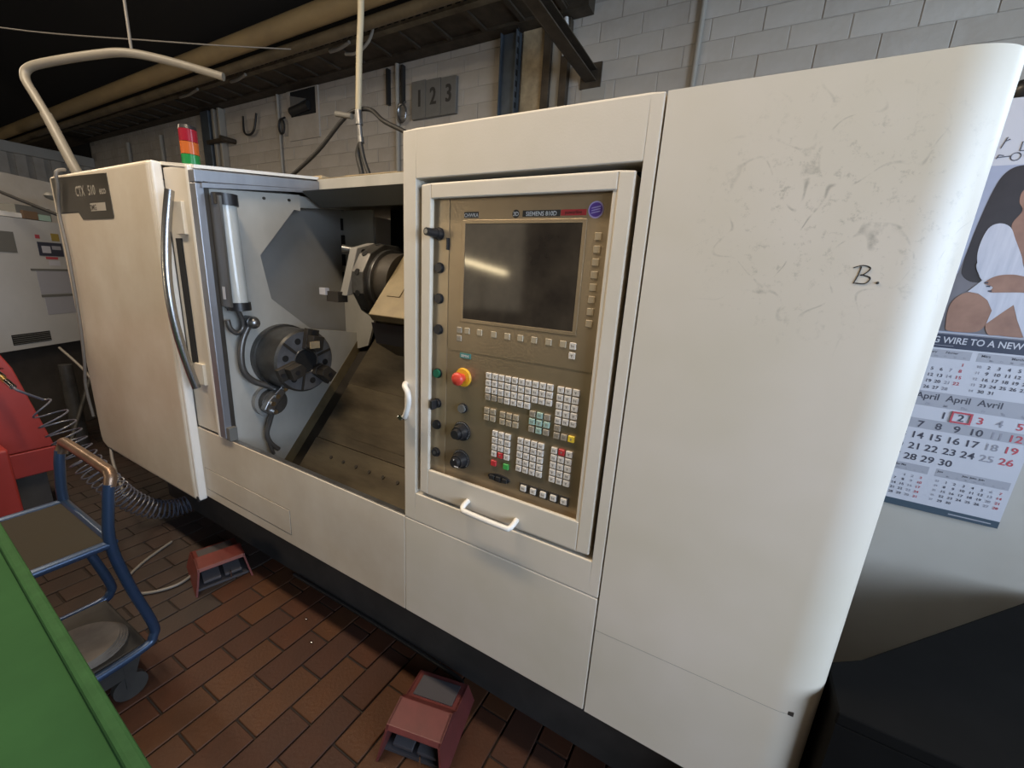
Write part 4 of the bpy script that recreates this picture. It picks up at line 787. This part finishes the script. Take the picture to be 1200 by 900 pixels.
# ================================================================== CALENDAR
cal = thing('wall_calendar', 'long photo wall calendar showing April with a red date slider', 'calendar', (0.572, 1.60, 0.965))
CY = 1.600
def cp(mb, name, m, parent=cal): return mb.build(name, m, parent)
cp(MB().box(0.405, 0.742, CY, CY + .004, 1.488, 2.078), 'picture_board', 'paper_white')
cp(MB().box(0.405, 0.742, CY - .004, CY + .003, 0.965, 1.487), 'month_block', 'paper_white')
pic = cp(MB().box(0.408, 0.742, CY - .0008, CY, 1.50, 1.925), 'photo_print', 'photo_sky')
def flat(pts, name, m, lv): return cp(MB().prism(pts, 'y', CY - .0008 - .0004 * lv, CY - .0006), name, m, pic)
def blob(pts):
    n = len(pts); out = []
    for i in range(n):
        p0, p1, p2, p3 = [Vector((*pts[(i + k) % n], 0)) for k in (-1, 0, 1, 2)]
        for k in range(5):
            t = k / 5; v = 0.5 * ((2 * p1) + (p2 - p0) * t + (2 * p0 - 5 * p1 + 4 * p2 - p3) * t * t + (3 * p1 - p0 - 3 * p2 + p3) * t ** 3)
            out.append((min(max(v.x, .409), .741), min(max(v.y, 1.501), 1.924)))
    return out
flat([(.409, 1.60), (.47, 1.61), (.493, 1.66), (.502, 1.776), (.60, 1.80), (.741, 1.80), (.741, 1.502), (.409, 1.502)], 'photo_background', 'photo_shade', 1)
flat(blob([(.62, 1.923), (.57, 1.922), (.549, 1.923), (.531, 1.917), (.516, 1.896), (.507, 1.851), (.501, 1.788), (.498, 1.734), (.497, 1.685), (.502, 1.655), (.527, 1.637), (.566, 1.646), (.60, 1.70), (.66, 1.70), (.69, 1.78), (.68, 1.88)]), 'photo_hair', 'photo_hair', 2)
flat(blob([(.60, 1.895), (.565, 1.867), (.563, 1.838), (.574, 1.816), (.564, 1.787), (.570, 1.764), (.605, 1.69), (.65, 1.68), (.68, 1.72), (.65, 1.79), (.655, 1.86), (.63, 1.895)]), 'photo_skin', 'photo_skin', 3)
flat(blob([(.523, 1.689), (.517, 1.729), (.523, 1.773), (.541, 1.786), (.563, 1.776), (.579, 1.747), (.600, 1.707), (.617, 1.672), (.66, 1.661), (.70, 1.68), (.735, 1.70), (.735, 1.62), (.66, 1.60), (.586, 1.605), (.548, 1.635)]), 'photo_blouse', 'photo_cloth', 4)
flat(blob([(.501, 1.522), (.497, 1.575), (.514, 1.605), (.539, 1.609), (.566, 1.592), (.582, 1.563), (.580, 1.534), (.565, 1.507), (.511, 1.504)]), 'photo_knee', 'photo_skin', 5)
flat(blob([(.579, 1.533), (.600, 1.563), (.617, 1.585), (.636, 1.546), (.657, 1.504), (.610, 1.502), (.588, 1.504)]), 'photo_leg', 'photo_skin', 5)
flat([(.523, 1.612), (.544, 1.643), (.574, 1.648), (.648, 1.628), (.735, 1.62), (.735, 1.502), (.656, 1.502), (.633, 1.546), (.617, 1.584), (.600, 1.561), (.579, 1.531), (.581, 1.566), (.566, 1.592), (.545, 1.608)], 'photo_skirt', 'photo_cloth', 6)
flat(blob([(.523, 1.686), (.548, 1.690), (.574, 1.688), (.585, 1.653), (.549, 1.641), (.532, 1.660)]), 'photo_cuff', 'photo_cloth', 7)
flat(blob([(.549, 1.636), (.567, 1.655), (.597, 1.660), (.63, 1.655), (.68, 1.66), (.69, 1.63), (.650, 1.615), (.620, 1.616), (.591, 1.614), (.564, 1.613), (.568, 1.626)]), 'photo_hand', 'photo_skin', 8)
for x, z in ((.552, 1.637), (.558, 1.628), (.564, 1.616)): flat([(x - .003, z - .0015), (x + .004, z - .002), (x + .004, z + .002), (x - .003, z + .0015)], 'photo_nail', 'cal_navy', 9)
cp(MB().box(0.405, 0.742, CY - .0052, CY - .004, 1.456, 1.497), 'title_band', 'cal_navy')
gw = glyphs('G WIRE TO A NEW')[2]
cp(MB().text('G WIRE TO A NEW', 0.0245, 0.484, 1.470, CY - .0058, center=False, squeeze=0.178 / (gw * 0.0245)), 'lettering', 'paper_white')
cp(MB().box(0.440, 0.53, CY - .0056, CY - .0052, 1.462, 1.4634).box(0.405, 0.742, CY - .0056, CY - .0052, 1.4945, 1.496), 'title_line', 'cal_soft')
# tractor doodle in the header
d = MB(); ty = CY - .0006
def ring(x, z, r, th=.0022): d.tube([(x + r * math.cos(a), ty, z + r * math.sin(a)) for a in [2 * math.pi * k / 16 for k in range(17)]], th / 2, n=4)
ring(.530, 1.944, .009); ring(.551, 1.946, .0055)
for a in ([(.534, 1.957), (.534, 1.977), (.556, 1.979), (.560, 1.952)], [(.534, 1.957), (.56, 1.957)], [(.496, 1.944), (.521, 1.946)], [(.496, 1.941), (.499, 1.950), (.508, 1.948)], [(.498, 1.965), (.505, 1.99), (.502, 1.98), (.51, 1.985)]): d.tube([(x, ty, z) for x, z in a], .0012, n=4)
cp(d, 'tractor_doodle', 'cal_text')
# month blocks
dark, soft, redt = MB(), MB(), MB(); bands = MB(); ytx = CY - .0048
def month(x0, px, z0, pz, first, days, size, hdr, wk=None, header_z=None, skip=None, start=1, row0=0):
    """x0 = Monday column, z0 = centre of the first row, first = weekday of day 1 (0 Monday)"""
    for day in range(start, days + 1):
        c = (first + day - 1) % 7; r = (first + day - 1) // 7 - row0
        x = x0 + c * px; z = z0 - r * pz - size * .36
        if x > .737: continue
        t_ = redt if (c == 6 or (skip and day in skip)) else (soft if c == 5 else dark)
        t_.text(str(day), size, x, z, ytx, squeeze=1.1)
    if wk:
        for k in range(5): soft.text(str(wk + k), size * .8, x0 - px, z0 - k * pz - size * .3, ytx)
    if header_z:
        bands.box(max(x0 - px * 1.5, .407), min(x0 + px * 6.6, .740), CY - .0044, CY - .004, header_z - .014, header_z + .010)
        for s_ in hdr: dark.text(s_[0], s_[2], s_[1], header_z, ytx)
        for k in range(7):
            if x0 + k * px < .735: soft.text(('Mo', 'Di', 'Mi', 'Do', 'Fr', 'Sa', 'So')[k], size * .5, x0 + k * px, header_z - .010, ytx)
# February, March above; April large; May, June below
month(0.443, .0195, 1.414, .018, 6, 28, .0125, [('February', .485, .009), ('Février', .532, .009)], None, 1.441)
month(0.613, .0195, 1.414, .017, 6, 31, .0125, [('März', .600, .009), ('March', .66, .009), ('Mars', .70, .009)], 10, 1.441, start=2, row0=1)
bands.box(.407, .740, CY - .0044, CY - .004, 1.285, 1.329)
dark.text('April  April  Avril', .0255, .575, 1.306, ytx)
for k in range(7): soft.text(('Mo', 'Di', 'Mi', 'Do', 'Fr', 'Sa', 'So')[k], .010, .477 + k * .0388, 1.289, ytx)
month(0.477, .0388, 1.2645, .0346, 2, 30, .0275, [], skip=(3, 6))
bands.box(.407, .740, CY - .0042, CY - .004, 1.216, 1.246)
month(0.441, .0188, 1.066, .0155, 4, 31, .0105, [('Mai', .46, .008), ('May Mai', .50, .008)], None, 1.094)
month(0.609, .0190, 1.067, .0150, 0, 30, .0105, [('Juni', .59, .008), ('Juni  June  Juin', .66, .008)], 23, 1.094)
for o, m in ((bands, 'paper_grey'), (dark, 'cal_text'), (soft, 'cal_soft'), (redt, 'cal_red')):
    cp(o, {'paper_grey': 'month_bands', 'cal_text': 'date_print', 'cal_soft': 'soft_print', 'cal_red': 'red_print'}[m], m)['kind'] = 'stuff'
sx, sz_ = 0.477 + 3 * .0388, 1.2645
cp(MB().frame((sx - .0215, sx + .0215, sz_ - .0165, sz_ + .0165), (sx - .0175, sx + .0175, sz_ - .012, sz_ + .012), CY - .0075, CY - .0050), 'date_slider', 'cal_red')
cp(MB().box(0.405, 0.742, CY - .0052, CY - .004, 0.963, 0.984), 'bottom_band', 'cal_slate')
cp(MB().box(0.636, 0.726, CY - .0056, CY - .0052, 0.9715, 0.9745), 'web_line', 'paper_grey')

# tall cabinet carrying the calendar
tcb = thing('tall_cabinet', 'tall pale cabinet with smooth doors behind the photo calendar', 'cabinet', (0.95, 1.85, 0.0))
MB().box(0.40, 1.60, 1.625, 2.10, 0, 2.085).build('body', 'plaster', tcb, bevel=0.004)
for a, b, hx in ((0.405, 0.998, .95), (1.002, 1.595, 1.05)):
    dr = MB().box(a, b, 1.605, 1.625, .06, 2.08).build('door', 'plaster', tcb, bevel=0.003)
    MB().box(hx - .012, hx + .012, 1.585, 1.605, 1.0, 1.12).build('handle', 'steel', dr)
tag(MB().ball((0.53, 1.68, 2.115), .03, (1, 1, 1), 12).cyl((0.53, 1.68, 2.115), (0.62, 1.70, 2.112), .024, n=12).build('spray_can', 'black_plastic', origin=(0.55, 1.69, 2.085)), 'small dark can lying on top of the tall cabinet', 'can')
# black block put in for an unidentified dark mass at the right
bn = thing('black_mass', 'matt black low block of unknown identity beside the white cabinet', 'bench', (1.0, 1.2, 0.0))
pts = [(0.294, 0.86), (0.294, 0.985), (0.362, 1.035), (0.86, 1.58), (1.75, 1.58), (1.75, 0.86)]
MB().prism(pts, 'z', .77, .80).build('mass_top', 'mass_black', bn, bevel=0.004)
MB().prism([(x * .99 + .006, y * .99 + .008) for x, y in pts], 'z', .05, .77).build('mass_body', 'mass_black', bn)
MB().box(.9, 1.65, .95, 1.5, 0, .05).build('mass_foot', 'void', bn)

# glowing tube on a stand, added out of view for a streak on the screen
tl = thing('streak_tube', 'tilted glowing tube on a floor stand, added out of view for the screen streak', 'lamp', (-4.0, -4.25, 0.0))
MB().cyl((-4.0, -4.27, 0.02), (-4.0, -4.27, 1.74), .02, n=12).build('pole', 'far_grey', tl)
MB().cyl((-4.0, -4.27, 0.0), (-4.0, -4.27, 0.02), .2, n=24).build('base', 'far_grey', tl)
MB().cyl((-4.47, -4.22, 1.85), (-3.50, -4.22, 1.65), .03, n=16).build('tube', 'streak_glow', tl)
MB().box(-4.06, -3.94, -4.26, -4.235, 1.70, 1.80).build('clamp', 'far_grey', tl)
